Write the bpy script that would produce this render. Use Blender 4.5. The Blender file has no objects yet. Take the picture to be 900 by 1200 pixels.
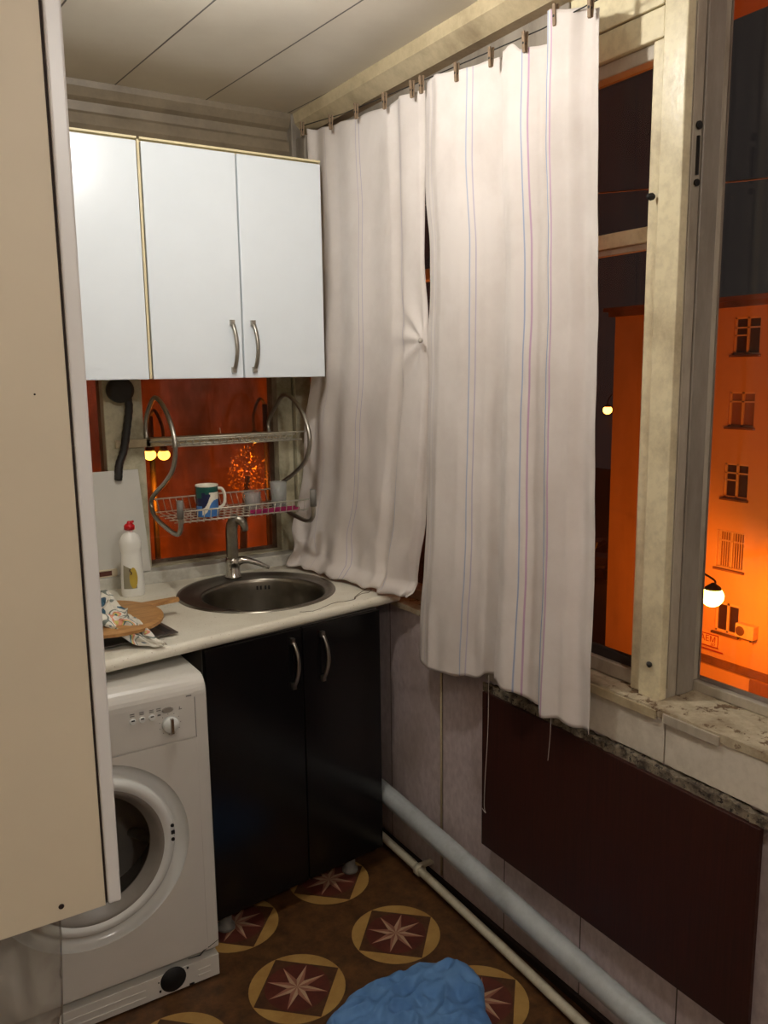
import bpy, bmesh, math, random
from mathutils import Vector, Matrix, noise
random.seed(7)
PI = math.pi
SC = bpy.context.scene
COL = SC.collection
ORG = {}

# ------------------------------------------------------------------ materials
def lin(c):
    out = []
    for v in c[:3]:
        v = v / 255.0
        out.append(v / 12.92 if v <= 0.04045 else ((v + 0.055) / 1.055) ** 2.4)
    return (out[0], out[1], out[2], 1.0)

def new_mat(name):
    m = bpy.data.materials.new(name); m.use_nodes = True
    nt = m.node_tree; nt.nodes.clear()
    out = nt.nodes.new('ShaderNodeOutputMaterial')
    return m, nt, out

def N(nt, t, **kw):
    n = nt.nodes.new(t)
    for k, v in kw.items():
        if k in n.inputs.keys(): n.inputs[k].default_value = v
        else: setattr(n, k, v)
    return n

def pos(nt, scale=(1, 1, 1), obj=True):
    if obj:
        tc = N(nt, 'ShaderNodeTexCoord'); src = tc.outputs['Object']
    else:
        g = N(nt, 'ShaderNodeNewGeometry'); src = g.outputs['Position']
    mp = N(nt, 'ShaderNodeMapping'); mp.inputs['Scale'].default_value = scale
    nt.links.new(src, mp.inputs['Vector'])
    return mp.outputs['Vector']

def noise_fac(nt, scale, lo, hi, vec=None, detail=6, rough=.6):
    n = N(nt, 'ShaderNodeTexNoise'); n.inputs['Scale'].default_value = scale
    n.inputs['Detail'].default_value = detail; n.inputs['Roughness'].default_value = rough
    if vec is not None: nt.links.new(vec, n.inputs['Vector'])
    r = N(nt, 'ShaderNodeMapRange'); r.clamp = True
    r.inputs['From Min'].default_value = lo; r.inputs['From Max'].default_value = hi
    nt.links.new(n.outputs['Fac'], r.inputs['Value'])
    return r.outputs['Result']

def mixc(nt, fac, a, b):
    m = N(nt, 'ShaderNodeMix'); m.data_type = 'RGBA'
    if hasattr(fac, 'is_output'): nt.links.new(fac, m.inputs[0])
    else: m.inputs[0].default_value = fac
    for i, v in ((6, a), (7, b)):
        if hasattr(v, 'is_output'): nt.links.new(v, m.inputs[i])
        else: m.inputs[i].default_value = v
    return m.outputs[2]

def bsdf(nt, out, color, rough=.5, metal=0, spec=.5, bump=None, bdist=.002, bstr=.4, **kw):
    b = N(nt, 'ShaderNodeBsdfPrincipled')
    if hasattr(color, 'is_output'): nt.links.new(color, b.inputs['Base Color'])
    else: b.inputs['Base Color'].default_value = color
    if hasattr(rough, 'is_output'): nt.links.new(rough, b.inputs['Roughness'])
    else: b.inputs['Roughness'].default_value = rough
    b.inputs['Metallic'].default_value = metal
    b.inputs['Specular IOR Level'].default_value = spec
    for k, v in kw.items(): b.inputs[k.replace('_', ' ')].default_value = v
    if bump is not None:
        bn = N(nt, 'ShaderNodeBump'); bn.inputs['Distance'].default_value = bdist; bn.inputs['Strength'].default_value = bstr
        nt.links.new(bump, bn.inputs['Height']); nt.links.new(bn.outputs['Normal'], b.inputs['Normal'])
    nt.links.new(b.outputs[0], out.inputs[0])
    return b

def M_plain(name, c, rough=.5, metal=0, spec=.5, var=.06, vs=9, bs=60, bstr=.05, **kw):
    m, nt, out = new_mat(name)
    c1 = lin(c); c0 = tuple(v * (1 - var * 2.5) for v in c1[:3]) + (1,)
    v = pos(nt)
    col = mixc(nt, noise_fac(nt, vs, .3, .7, v), c0, c1)
    bsdf(nt, out, col, rough, metal, spec, bump=noise_fac(nt, bs, 0, 1, v), bstr=bstr, **kw)
    return m

def M_paint(name, c, dirt, amt=.5, scale=6, chip=None, rough=.45, chipamt=.68, stretch=(1, 1, 1)):
    """old oil paint on wood: blotches of grime, thin chips through to the wood"""
    m, nt, out = new_mat(name)
    v = pos(nt, stretch, False)
    f1 = noise_fac(nt, scale, .62 - amt * .35, .85 - amt * .25, v, 8, .7)
    f2 = noise_fac(nt, scale * 9, .45, .75, v, 4, .6)
    mul = N(nt, 'ShaderNodeMath', operation='MULTIPLY'); mul.inputs[1].default_value = .35
    nt.links.new(f2, mul.inputs[0])
    mx = N(nt, 'ShaderNodeMath', operation='MAXIMUM')
    nt.links.new(f1, mx.inputs[0]); nt.links.new(mul.outputs[0], mx.inputs[1])
    col = mixc(nt, mx.outputs[0], lin(c), lin(dirt))
    h = noise_fac(nt, 35, 0, 1, v)
    if chip:
        fc = noise_fac(nt, scale * 2.6, chipamt, chipamt + .02, v, 10, .75)
        col = mixc(nt, fc, col, lin(chip))
        sb = N(nt, 'ShaderNodeMath', operation='SUBTRACT'); nt.links.new(h, sb.inputs[0]); nt.links.new(fc, sb.inputs[1])
        h = sb.outputs[0]
    bsdf(nt, out, col, rough, bump=h, bstr=.5, bdist=.0015)
    return m

def fres(nt, f0=.04):
    lw = N(nt, 'ShaderNodeLayerWeight'); lw.inputs['Blend'].default_value = .5
    p = N(nt, 'ShaderNodeMath', operation='POWER'); p.inputs[1].default_value = 5; nt.links.new(lw.outputs['Facing'], p.inputs[0])
    m = N(nt, 'ShaderNodeMath', operation='MULTIPLY_ADD'); m.inputs[1].default_value = 1 - f0; m.inputs[2].default_value = f0; nt.links.new(p.outputs[0], m.inputs[0])
    return m
def M_glass(name, dirtcol, lo, hi, scale=5, amount=.6, speck=.3):
    m, nt, out = new_mat(name)
    v = pos(nt, (1, 1, .35), False)
    t = N(nt, 'ShaderNodeBsdfTransparent'); t.inputs[0].default_value = (.93, .93, .93, 1)
    g = N(nt, 'ShaderNodeBsdfGlossy'); g.inputs['Roughness'].default_value = .03
    fr = fres(nt, .03)
    mx = N(nt, 'ShaderNodeMixShader'); nt.links.new(fr.outputs[0], mx.inputs[0])
    nt.links.new(t.outputs[0], mx.inputs[1]); nt.links.new(g.outputs[0], mx.inputs[2])
    d = N(nt, 'ShaderNodeBsdfDiffuse'); d.inputs[0].default_value = lin(dirtcol)
    tr = N(nt, 'ShaderNodeBsdfTranslucent'); tr.inputs[0].default_value = lin(dirtcol)
    dm = N(nt, 'ShaderNodeMixShader'); dm.inputs[0].default_value = .6
    nt.links.new(d.outputs[0], dm.inputs[1]); nt.links.new(tr.outputs[0], dm.inputs[2])
    f = noise_fac(nt, scale, lo, hi, v, 8, .65)
    sp = noise_fac(nt, scale * 34, .68, .72, v, 2, .5)
    sm = N(nt, 'ShaderNodeMath', operation='MULTIPLY'); sm.inputs[1].default_value = speck; nt.links.new(sp, sm.inputs[0])
    mm = N(nt, 'ShaderNodeMath', operation='MULTIPLY'); mm.inputs[1].default_value = amount; nt.links.new(f, mm.inputs[0])
    ad = N(nt, 'ShaderNodeMath', operation='MAXIMUM'); nt.links.new(mm.outputs[0], ad.inputs[0]); nt.links.new(sm.outputs[0], ad.inputs[1])
    fx = N(nt, 'ShaderNodeMixShader'); nt.links.new(ad.outputs[0], fx.inputs[0])
    nt.links.new(mx.outputs[0], fx.inputs[1]); nt.links.new(dm.outputs[0], fx.inputs[2])
    nt.links.new(fx.outputs[0], out.inputs[0])
    return m

def M_emit(name, c, s):
    m, nt, out = new_mat(name)
    e = N(nt, 'ShaderNodeEmission'); e.inputs[0].default_value = c; e.inputs[1].default_value = s
    nt.links.new(e.outputs[0], out.inputs[0]); return m

def M_clear(name, tint=(.9, .92, .92, 1), rough=.05, extra=.12, col=(200, 205, 205)):
    m, nt, out = new_mat(name)
    t = N(nt, 'ShaderNodeBsdfTransparent'); t.inputs[0].default_value = tint
    g = N(nt, 'ShaderNodeBsdfGlossy'); g.inputs['Roughness'].default_value = rough
    fr = fres(nt, .05)
    mx = N(nt, 'ShaderNodeMixShader'); nt.links.new(fr.outputs[0], mx.inputs[0])
    nt.links.new(t.outputs[0], mx.inputs[1]); nt.links.new(g.outputs[0], mx.inputs[2])
    d = N(nt, 'ShaderNodeBsdfDiffuse'); d.inputs[0].default_value = lin(col)
    f = N(nt, 'ShaderNodeMixShader'); f.inputs[0].default_value = extra
    nt.links.new(mx.outputs[0], f.inputs[1]); nt.links.new(d.outputs[0], f.inputs[2])
    nt.links.new(f.outputs[0], out.inputs[0]); return m

MT = {}
MT['cream'] = M_paint('cream_paint', (222, 211, 176), (150, 134, 104), .35, 5, (112, 98, 76), chipamt=.72, rough=.3)
MT['cream2'] = M_paint('cream_trim_paint', (190, 174, 140), (142, 126, 98), .5, 6, rough=.45)
MT['grey'] = M_paint('grey_paint', (178, 168, 150), (122, 112, 96), .5, 5, (92, 80, 66), chipamt=.72, stretch=(1, 1, .3))
MT['greydark'] = M_paint('dark_grey_paint_and_shade', (150, 141, 128), (105, 96, 84), .6, 6, (80, 70, 58), chipamt=.7, stretch=(1, 1, .25))
MT['backframe'] = M_paint('stained_back_frame', (196, 190, 162), (122, 114, 88), .55, 7, (84, 74, 54), chipamt=.7)
MT['sill'] = M_paint('peeling_sill', (205, 194, 166), (140, 122, 96), .75, 9, (112, 90, 66), rough=.75, chipamt=.55)
MT['rubble'] = M_paint('dusty_rubble', (150, 138, 116), (62, 52, 42), .9, 30, (40, 33, 27), rough=.95, chipamt=.55)
MT['apron'] = M_paint('apron_panel', (214, 206, 190), (176, 166, 148), .45, 7, rough=.4)
MT['cornice'] = M_paint('cornice_paint', (126, 113, 93), (94, 83, 69), .5, 5, rough=.5)
MT['ledgep'] = M_paint('whitish_ledge_paint', (205, 203, 192), (150, 146, 130), .4, 6, (120, 112, 92), chipamt=.74)
MT['putty'] = M_plain('dark_putty', (52, 44, 40), .8)

def M_wall():
    m, nt, out = new_mat('wall_panels')
    g = N(nt, 'ShaderNodeNewGeometry'); sx = N(nt, 'ShaderNodeSeparateXYZ'); nt.links.new(g.outputs['Position'], sx.inputs[0])
    a = N(nt, 'ShaderNodeMath', operation='ADD'); a.inputs[1].default_value = 30 * .297 - 1.968; nt.links.new(sx.outputs[1], a.inputs[0])
    md = N(nt, 'ShaderNodeMath', operation='MODULO'); md.inputs[1].default_value = .297; nt.links.new(a.outputs[0], md.inputs[0])
    ls = N(nt, 'ShaderNodeMath', operation='LESS_THAN'); ls.inputs[1].default_value = .004; nt.links.new(md.outputs[0], ls.inputs[0])
    v = pos(nt, (1, 1, .6), False)
    c = mixc(nt, noise_fac(nt, 55, .3, .7, v, 4), lin((208, 194, 192)), lin((182, 166, 166)))
    c = mixc(nt, noise_fac(nt, 3.5, .5, .8, v, 8), c, lin((152, 136, 124)))
    c = mixc(nt, ls.outputs[0], c, lin((78, 66, 58)))
    bsdf(nt, out, c, .5, bump=noise_fac(nt, 60, 0, 1, v), bstr=.15)
    return m
MT['wall'] = M_wall()
MT['wallplain'] = M_plain('plain_wall', (205, 195, 178), .8)

def M_ceiling():
    m, nt, out = new_mat('ceiling_panels')
    g = N(nt, 'ShaderNodeNewGeometry'); sx = N(nt, 'ShaderNodeSeparateXYZ'); nt.links.new(g.outputs['Position'], sx.inputs[0])
    # seams run almost along the room: x + .072*y
    k = N(nt, 'ShaderNodeMath', operation='MULTIPLY_ADD'); k.inputs[1].default_value = .075; nt.links.new(sx.outputs[1], k.inputs[0]); nt.links.new(sx.outputs[0], k.inputs[2])
    a = N(nt, 'ShaderNodeMath', operation='ADD'); a.inputs[1].default_value = 10 * .29 - .958; nt.links.new(k.outputs[0], a.inputs[0])
    md = N(nt, 'ShaderNodeMath', operation='MODULO'); md.inputs[1].default_value = .29; nt.links.new(a.outputs[0], md.inputs[0])
    ls = N(nt, 'ShaderNodeMath', operation='LESS_THAN'); ls.inputs[1].default_value = .005; nt.links.new(md.outputs[0], ls.inputs[0])
    v = pos(nt, (1, 1, 1), False)
    c = mixc(nt, noise_fac(nt, 3, .3, .8, v), lin((214, 206, 190)), lin((196, 186, 170)))
    c = mixc(nt, ls.outputs[0], c, lin((70, 60, 52)))
    bsdf(nt, out, c, .28, spec=.5)
    return m
MT['ceiling'] = M_ceiling()

MT['white_gloss'] = M_plain('white_gloss_door', (232, 240, 246), .25, var=.01)
MT['carcass'] = M_plain('cream_carcass', (226, 212, 170), .5, var=.03)
MT['pan_cream'] = M_plain('cream_side_panel', (216, 206, 182), .55, var=.04, vs=2.5)
MT['pan_edge'] = M_plain('white_door_edge', (225, 226, 224), .35, var=.02)
MT['dark_gap'] = M_plain('dark_gap', (40, 26, 18), .8)
MT['steel'] = M_plain('brushed_steel', (176, 172, 162), .32, 1, var=.08, vs=20)
MT['sink'] = M_plain('sink_steel', (150, 144, 132), .30, 1, var=.12, vs=12)
MT['chrome'] = M_plain('chrome', (200, 198, 192), .12, 1, var=.05)
MT['oldchrome'] = M_plain('old_chrome', (165, 160, 148), .28, 1, var=.15, vs=40)
MT['wire'] = M_plain('rack_wire', (196, 192, 176), .4, .3, var=.1, vs=40)
MT['greyplastic'] = M_plain('grey_plastic_cap', (120, 117, 110), .6)
MT['counter'] = None
def M_counter():
    m, nt, out = new_mat('speckled_worktop')
    v = pos(nt, (1, 1, 1), False)
    c = mixc(nt, noise_fac(nt, 4, .4, .8, v, 8), lin((236, 232, 216)), lin((210, 202, 180)))
    c = mixc(nt, noise_fac(nt, 190, .66, .70, v, 3), c, lin((158, 138, 104)))
    c = mixc(nt, noise_fac(nt, 14, .70, .76, v, 8), c, lin((160, 146, 118)))
    bsdf(nt, out, c, .35); return m
MT['counter'] = M_counter()
MT['black'] = M_plain('black_door', (13, 12, 13), .22, var=.1, bstr=.01)
MT['cabside'] = M_plain('grey_cabinet_side', (92, 88, 82), .5)
MT['crack'] = M_plain('crack_grime', (104, 88, 66), .9)
MT['washer'] = M_plain('washer_white', (214, 211, 203), .32, var=.02)
MT['washer2'] = M_plain('washer_white_ring', (226, 228, 224), .18, var=.01)
MT['bezel'] = M_plain('grey_bezel', (138, 132, 124), .4)
MT['drumglass'] = M_plain('dark_drum_glass', (26, 25, 24), .06, spec=.8, var=.2)
MT['blackmatt'] = M_plain('matt_black', (14, 13, 13), .7)
MT['print'] = M_plain('grey_print', (120, 117, 112), .7)
MT['pipe1'] = M_paint('grey_blue_pipe_paint', (176, 182, 182), (140, 142, 138), .35, 8, (110, 104, 92), rough=.35, chipamt=.74)
MT['pipe2'] = M_paint('cream_pipe_paint', (205, 198, 174), (160, 148, 122), .4, 9, rough=.35)
MT['redwhite'] = M_plain('red_cap', (196, 22, 30), .35)
MT['bottle'] = M_plain('white_bottle', (235, 234, 226), .35, var=.01)
MT['panelwhite'] = M_plain('off_white_board', (205, 203, 194), .5, var=.03)
MT['hose'] = M_plain('black_hose', (30, 28, 26), .5)
MT['pink'] = M_plain('magenta_plastic', (166, 36, 96), .4)
MT['brown'] = M_plain('brown_striker', (92, 48, 34), .8)
MT['cardboard'] = M_plain('pale_cardboard', (214, 202, 176), .7)
MT['clear'] = M_clear('clear_glass', (.85, .87, .87, 1), .1, .22, (215, 215, 210))
MT['bag'] = M_clear('clear_polythene', (.86, .86, .84, 1), .12, .30, (170, 165, 156))
MT['clip'] = M_plain('clothespin_wood', (150, 126, 100), .7, var=.15, vs=40)
MT['thread'] = M_plain('pale_thread', (190, 182, 172), .8)

def M_grain(name, c1, c2, axis_scale, rough=.5, sc=6, spec=.5):
    m, nt, out = new_mat(name)
    v = pos(nt, axis_scale, True)
    c = mixc(nt, noise_fac(nt, sc, .3, .7, v, 8, .7), lin(c1), lin(c2))
    bsdf(nt, out, c, rough, spec=spec, bump=noise_fac(nt, sc * 3, 0, 1, v), bstr=.1)
    return m
MT['mahogany'] = M_grain('mahogany_board', (60, 26, 17), (38, 16, 11), (1, 30, .7), .55, spec=.3)
MT['choppingwood'] = M_grain('chopping_board_wood', (196, 150, 92), (150, 104, 58), (3, 20, 10), .5)
MT['stickwood'] = M_grain('wood_handle', (182, 140, 96), (140, 98, 62), (3, 18, 18), .6)

def M_curtain():
    m, nt, out = new_mat('curtain_linen')
    uv = N(nt, 'ShaderNodeUVMap'); uv.uv_map = 'UVMap'
    s = N(nt, 'ShaderNodeSeparateXYZ'); nt.links.new(uv.outputs[0], s.inputs[0])
    col = None
    v = pos(nt, (1, 1, 1), False)
    base = mixc(nt, noise_fac(nt, 5, .4, .8, v, 8), lin((232, 224, 218)), lin((212, 202, 194)))
    blue, pink, viol = lin((138, 160, 200)), lin((188, 140, 180)), lin((170, 160, 190))
    col = base
    for u, w, c, f in STRIPES:
        d = N(nt, 'ShaderNodeMath', operation='SUBTRACT'); d.inputs[1].default_value = u; nt.links.new(s.outputs[0], d.inputs[0])
        ab = N(nt, 'ShaderNodeMath', operation='ABSOLUTE'); nt.links.new(d.outputs[0], ab.inputs[0])
        lt = N(nt, 'ShaderNodeMath', operation='LESS_THAN'); lt.inputs[1].default_value = w; nt.links.new(ab.outputs[0], lt.inputs[0])
        mu = N(nt, 'ShaderNodeMath', operation='MULTIPLY'); mu.inputs[1].default_value = f; nt.links.new(lt.outputs[0], mu.inputs[0])
        col = mixc(nt, mu.outputs[0], col, {'b': blue, 'p': pink, 'v': viol}[c])
    b = N(nt, 'ShaderNodeBsdfPrincipled'); nt.links.new(col, b.inputs['Base Color'])
    b.inputs['Roughness'].default_value = .9; b.inputs['Specular IOR Level'].default_value = .15
    # creases
    cv = pos(nt, (1.0, 1.0, .55), False)
    n1 = N(nt, 'ShaderNodeTexNoise'); n1.inputs['Scale'].default_value = 11; n1.inputs['Detail'].default_value = 6; n1.inputs['Distortion'].default_value = 1.2
    n1.noise_type = 'RIDGED_MULTIFRACTAL' if hasattr(n1, 'noise_type') else n1.noise_type
    nt.links.new(cv, n1.inputs['Vector'])
    bp = N(nt, 'ShaderNodeBump'); bp.inputs['Strength'].default_value = .42; bp.inputs['Distance'].default_value = .004
    nt.links.new(n1.outputs[0], bp.inputs['Height']); nt.links.new(bp.outputs[0], b.inputs['Normal'])
    tr = N(nt, 'ShaderNodeBsdfTranslucent'); nt.links.new(col, tr.inputs[0])
    mx = N(nt, 'ShaderNodeMixShader'); mx.inputs[0].default_value = .12
    nt.links.new(b.outputs[0], mx.inputs[1]); nt.links.new(tr.outputs[0], mx.inputs[2]); nt.links.new(mx.outputs[0], out.inputs[0])
    return m
STRIPES = [(.515, .0016, 'v', .7), (.488, .0016, 'v', .8), (.79, .0014, 'v', .35), (.185, .0016, 'v', .75), (.165, .0016, 'b', .6),
           (1.690, .0026, 'b', .6), (1.664, .0026, 'v', .6), (1.358, .0030, 'b', .75), (1.328, .0030, 'p', .7), (1.222, .0034, 'b', .8), (1.196, .0034, 'p', .65),
           (1.935, .0018, 'v', .3), (1.96, .0018, 'v', .3)]
MT['curtain'] = M_curtain()

def M_bluecloth():
    m, nt, out = new_mat('blue_cloth')
    v = pos(nt)
    c = mixc(nt, noise_fac(nt, 9, .3, .7, v), lin((106, 148, 196)), lin((78, 120, 172)))
    bsdf(nt, out, c, .85, spec=.2, bump=noise_fac(nt, 30, 0, 1, v), bstr=.4, bdist=.004); return m
MT['blue'] = M_bluecloth()

def M_wrapper():
    m, nt, out = new_mat('printed_wrapper')
    v = pos(nt)
    w = N(nt, 'ShaderNodeTexNoise'); w.inputs['Scale'].default_value = 20; w.inputs['Detail'].default_value = 1; nt.links.new(v, w.inputs['Vector'])
    r = N(nt, 'ShaderNodeValToRGB'); r.color_ramp.interpolation = 'CONSTANT'
    els = r.color_ramp.elements
    els[0].position = 0; els[0].color = lin((60, 96, 118)); els[1].position = .36; els[1].color = lin((222, 218, 204))
    for p, c in ((.50, (120, 128, 120)), (.54, (230, 226, 214)), (.60, (222, 150, 120)), (.64, (206, 204, 120)), (.67, (70, 110, 130)), (.71, (214, 212, 204))):
        e = els.new(p); e.color = lin(c)
    nt.links.new(w.outputs[0], r.inputs[0])
    bsdf(nt, out, r.outputs[0], .3, bump=noise_fac(nt, 40, 0, 1, v), bstr=.5, bdist=.004); return m
MT['wrapper'] = M_wrapper()

def M_floor(name, a, b, sc=14):
    m, nt, out = new_mat(name)
    v = pos(nt, (1, 1, 1), False)
    c = mixc(nt, noise_fac(nt, sc, .35, .65, v, 9, .7), lin(a), lin(b))
    bsdf(nt, out, c, .42, spec=.4); return m
MT['fl_base'] = M_floor('lino_base', (98, 66, 36), (52, 32, 18), 22)
MT['fl_ring'] = M_floor('lino_ring', (172, 138, 78), (150, 114, 60), 12)
MT['fl_sq'] = M_floor('lino_square', (88, 58, 34), (54, 34, 22), 30)
MT['fl_disc'] = M_floor('lino_disc', (92, 42, 32), (70, 32, 26), 20)
MT['fl_l'] = M_floor('lino_ray_light', (176, 150, 122), (156, 126, 98))
MT['fl_d'] = M_floor('lino_ray_dark', (150, 104, 84), (124, 80, 62))

# exterior
MT['facade'] = M_plain('facade_plaster', (222, 176, 140), .9, var=.03, vs=.4, bs=4, bstr=0)
MT['facade2'] = M_plain('far_facade_plaster', (150, 104, 84), .9, var=.3, vs=.5, bs=3, bstr=0)
MT['facade_trim'] = M_plain('facade_trim', (232, 200, 168), .8, bstr=0)
MT['dkpane'] = M_plain('dark_window_pane', (70, 44, 32), .3, bstr=0)
MT['brownpane'] = M_plain('curtained_window_pane', (150, 104, 76), .5, bstr=0)
MT['asphalt'] = M_plain('asphalt', (60, 56, 52), .9, var=.15, vs=1.5)
MT['metal_dk'] = M_plain('dark_metal', (50, 48, 46), .6, .5)
MT['car'] = M_plain('dark_car_paint', (60, 40, 40), .25)
MT['tail'] = M_emit('red_tail_light', (1, .10, .05, 1), 5)
MT['sodium'] = M_emit('sodium_globe', (1, .62, .10, 1), 30)
MT['sodium3'] = M_emit('sodium_globe_twin', (1, .46, .05, 1), 9)
MT['sodium2'] = M_emit('sodium_globe_far', (1, .40, .06, 1), 14)
MT['signred'] = M_plain('sign_red', (170, 30, 20), .6)
MT['signw'] = M_plain('sign_face', (245, 205, 160), .6)
MT['lampglow'] = M_emit('bulb_glow', (1, .96, .90, 1), 500)
MT['fillglow'] = M_emit('fill_bulb_glow', (1, .95, .89, 1), 900)
MT['eave'] = M_plain('eave_board', (214, 140, 120), .7)

# ------------------------------------------------------------------ mesh helpers
class MB:
    def __init__(s): s.v = []; s.f = []; s.m = []; s.smooth = []
    def add(s, vs, fs, mi=0, sm=False):
        o = len(s.v); s.v += [tuple(p) for p in vs]
        for f in fs: s.f.append([i + o for i in f]); s.m.append(mi); s.smooth.append(sm)
        return s
    def box(s, x0, x1, y0, y1, z0, z1, mi=0):
        vs = [(x, y, z) for z in (z0, z1) for y in (y0, y1) for x in (x0, x1)]
        return s.add(vs, [(0, 2, 3, 1), (4, 5, 7, 6), (0, 1, 5, 4), (2, 6, 7, 3), (0, 4, 6, 2), (1, 3, 7, 5)], mi)
    def prism(s, poly, axis, a, b, mi=0, sm=False):
        """poly of 2-D points extruded along axis ('x': (y,z), 'y': (x,z), 'z': (x,y))"""
        def P(p, t):
            return {'x': (t, p[0], p[1]), 'y': (p[0], t, p[1]), 'z': (p[0], p[1], t)}[axis]
        n = len(poly); vs = [P(p, a) for p in poly] + [P(p, b) for p in poly]
        s.add(vs, [list(range(n))[::-1], list(range(n, 2 * n))], mi)
        o = len(s.v) - 2 * n
        for i in range(n):
            j = (i + 1) % n
            s.f.append([o + i, o + j, o + n + j, o + n + i]); s.m.append(mi); s.smooth.append(sm)
        return s
    def tube(s, pts, r, n=10, mi=0, closed=False, caps=True):
        pts = [Vector(p) for p in pts]; k = len(pts); rings = []
        rr = r if isinstance(r, (list, tuple)) else [r] * k
        up = None; vs = []
        for i, p in enumerate(pts):
            a = pts[i - 1] if (i > 0 or closed) else p; b = pts[(i + 1) % k] if (i < k - 1 or closed) else p
            t = (b - a).normalized()
            if up is None:
                up = Vector((0, 0, 1)) if abs(t.z) < .9 else Vector((1, 0, 0))
            u = (up - t * up.dot(t))
            if u.length < 1e-5: u = t.orthogonal()
            u.normalize(); w = t.cross(u); up = u
            for j in range(n):
                an = 2 * PI * j / n
                vs.append(p + (u * math.cos(an) + w * math.sin(an)) * rr[i])
        fs = []
        for i in range(k if closed else k - 1):
            for j in range(n):
                a = i * n + j; b = i * n + (j + 1) % n; c = ((i + 1) % k) * n + (j + 1) % n; d = ((i + 1) % k) * n + j
                fs.append((a, b, c, d))
        s.add(vs, fs, mi, True)
        if caps and not closed:
            o = len(s.v) - len(vs)
            s.f.append([o + j for j in range(n)][::-1]); s.m.append(mi); s.smooth.append(False)
            s.f.append([o + (k - 1) * n + j for j in range(n)]); s.m.append(mi); s.smooth.append(False)
        return s
    def lathe(s, prof, c=(0, 0, 0), axis='z', n=40, mi=0, sx=1, sy=1, cap0=True, cap1=True):
        """prof: list of (r, h)"""
        vs = []
        for r, h in prof:
            for j in range(n):
                a = 2 * PI * j / n; u, w = r * math.cos(a) * sx, r * math.sin(a) * sy
                if axis == 'z': p = (c[0] + u, c[1] + w, c[2] + h)
                elif axis == 'y': p = (c[0] + u, c[1] + h, c[2] + w)
                else: p = (c[0] + h, c[1] + u, c[2] + w)
                vs.append(p)
        fs = []
        for i in range(len(prof) - 1):
            for j in range(n):
                fs.append((i * n + j, i * n + (j + 1) % n, (i + 1) * n + (j + 1) % n, (i + 1) * n + j))
        s.add(vs, fs, mi, True)
        o = len(s.v) - len(vs)
        if cap0: s.f.append([o + j for j in range(n)][::-1]); s.m.append(mi); s.smooth.append(False)
        if cap1: s.f.append([o + (len(prof) - 1) * n + j for j in range(n)]); s.m.append(mi); s.smooth.append(False)
        return s
    def grid(s, nu, nv, fn, mi=0, sm=True):
        vs = [fn(i / (nu - 1), j / (nv - 1)) for j in range(nv) for i in range(nu)]
        fs = [(j * nu + i, j * nu + i + 1, (j + 1) * nu + i + 1, (j + 1) * nu + i) for j in range(nv - 1) for i in range(nu - 1)]
        return s.add(vs, fs, mi, sm)

def catmull(pts, n=6):
    P = [Vector(p) for p in pts]; out = []
    for i in range(len(P) - 1):
        p0 = P[max(i - 1, 0)]; p1 = P[i]; p2 = P[i + 1]; p3 = P[min(i + 2, len(P) - 1)]
        for k in range(n):
            t = k / n
            out.append(.5 * ((2 * p1) + (-p0 + p2) * t + (2 * p0 - 5 * p1 + 4 * p2 - p3) * t * t + (-p0 + 3 * p1 - 3 * p2 + p3) * t ** 3))
    out.append(P[-1]); return out

def empty(name, loc, label, cat, group=None, rz=0):
    o = bpy.data.objects.new(name, None); COL.objects.link(o); o.location = loc; o.rotation_euler = (0, 0, rz)
    o.empty_display_size = .05
    o['label'] = label; o['category'] = cat
    if group: o['group'] = group
    ORG[o.name] = Vector(loc) if rz == 0 else Vector((0, 0, 0))
    return o

def build(name, mb, mats, parent=None, label=None, cat=None, group=None, kind=None, bevel=0, solid=0, subd=0, fixn=True, local=False):
    me = bpy.data.meshes.new(name)
    if parent is None:
        xs = [v[0] for v in mb.v]; ys = [v[1] for v in mb.v]; zs = [v[2] for v in mb.v]
        org = Vector(((min(xs) + max(xs)) / 2, (min(ys) + max(ys)) / 2, min(zs)))
        if kind == 'structure': org = Vector((0, 0, 0))
    else: org = ORG[parent.name]
    me.from_pydata([tuple(Vector(v) - org) for v in mb.v], [], mb.f)
    mats = mats if isinstance(mats, (list, tuple)) else [mats]
    for m in mats: me.materials.append(MT[m] if isinstance(m, str) else m)
    for p, mi, sm in zip(me.polygons, mb.m, mb.smooth): p.material_index = mi; p.use_smooth = sm
    me.update()
    if fixn:
        b = bmesh.new(); b.from_mesh(me); bmesh.ops.recalc_face_normals(b, faces=b.faces[:]); b.to_mesh(me); b.free()
    o = bpy.data.objects.new(name, me); COL.objects.link(o)
    if parent is None: o.location = org
    else: o.parent = parent
    ORG[o.name] = org
    if label: o['label'] = label
    if cat: o['category'] = cat
    if group: o['group'] = group
    if kind: o['kind'] = kind
    if solid:
        md = o.modifiers.new('s', 'SOLIDIFY'); md.thickness = solid; md.offset = 0
    if bevel:
        md = o.modifiers.new('b', 'BEVEL'); md.width = bevel; md.segments = 3; md.limit_method = 'ANGLE'; md.angle_limit = math.radians(40)
        md.harden_normals = False
    if subd:
        md = o.modifiers.new('u', 'SUBSURF'); md.levels = subd; md.render_levels = subd
    return o

def struct(name, mb, mats, bevel=0, parent=None, **k):
    return build(name, mb, mats, parent=parent, kind='structure' if parent is None else None, bevel=bevel, **k)

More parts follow.
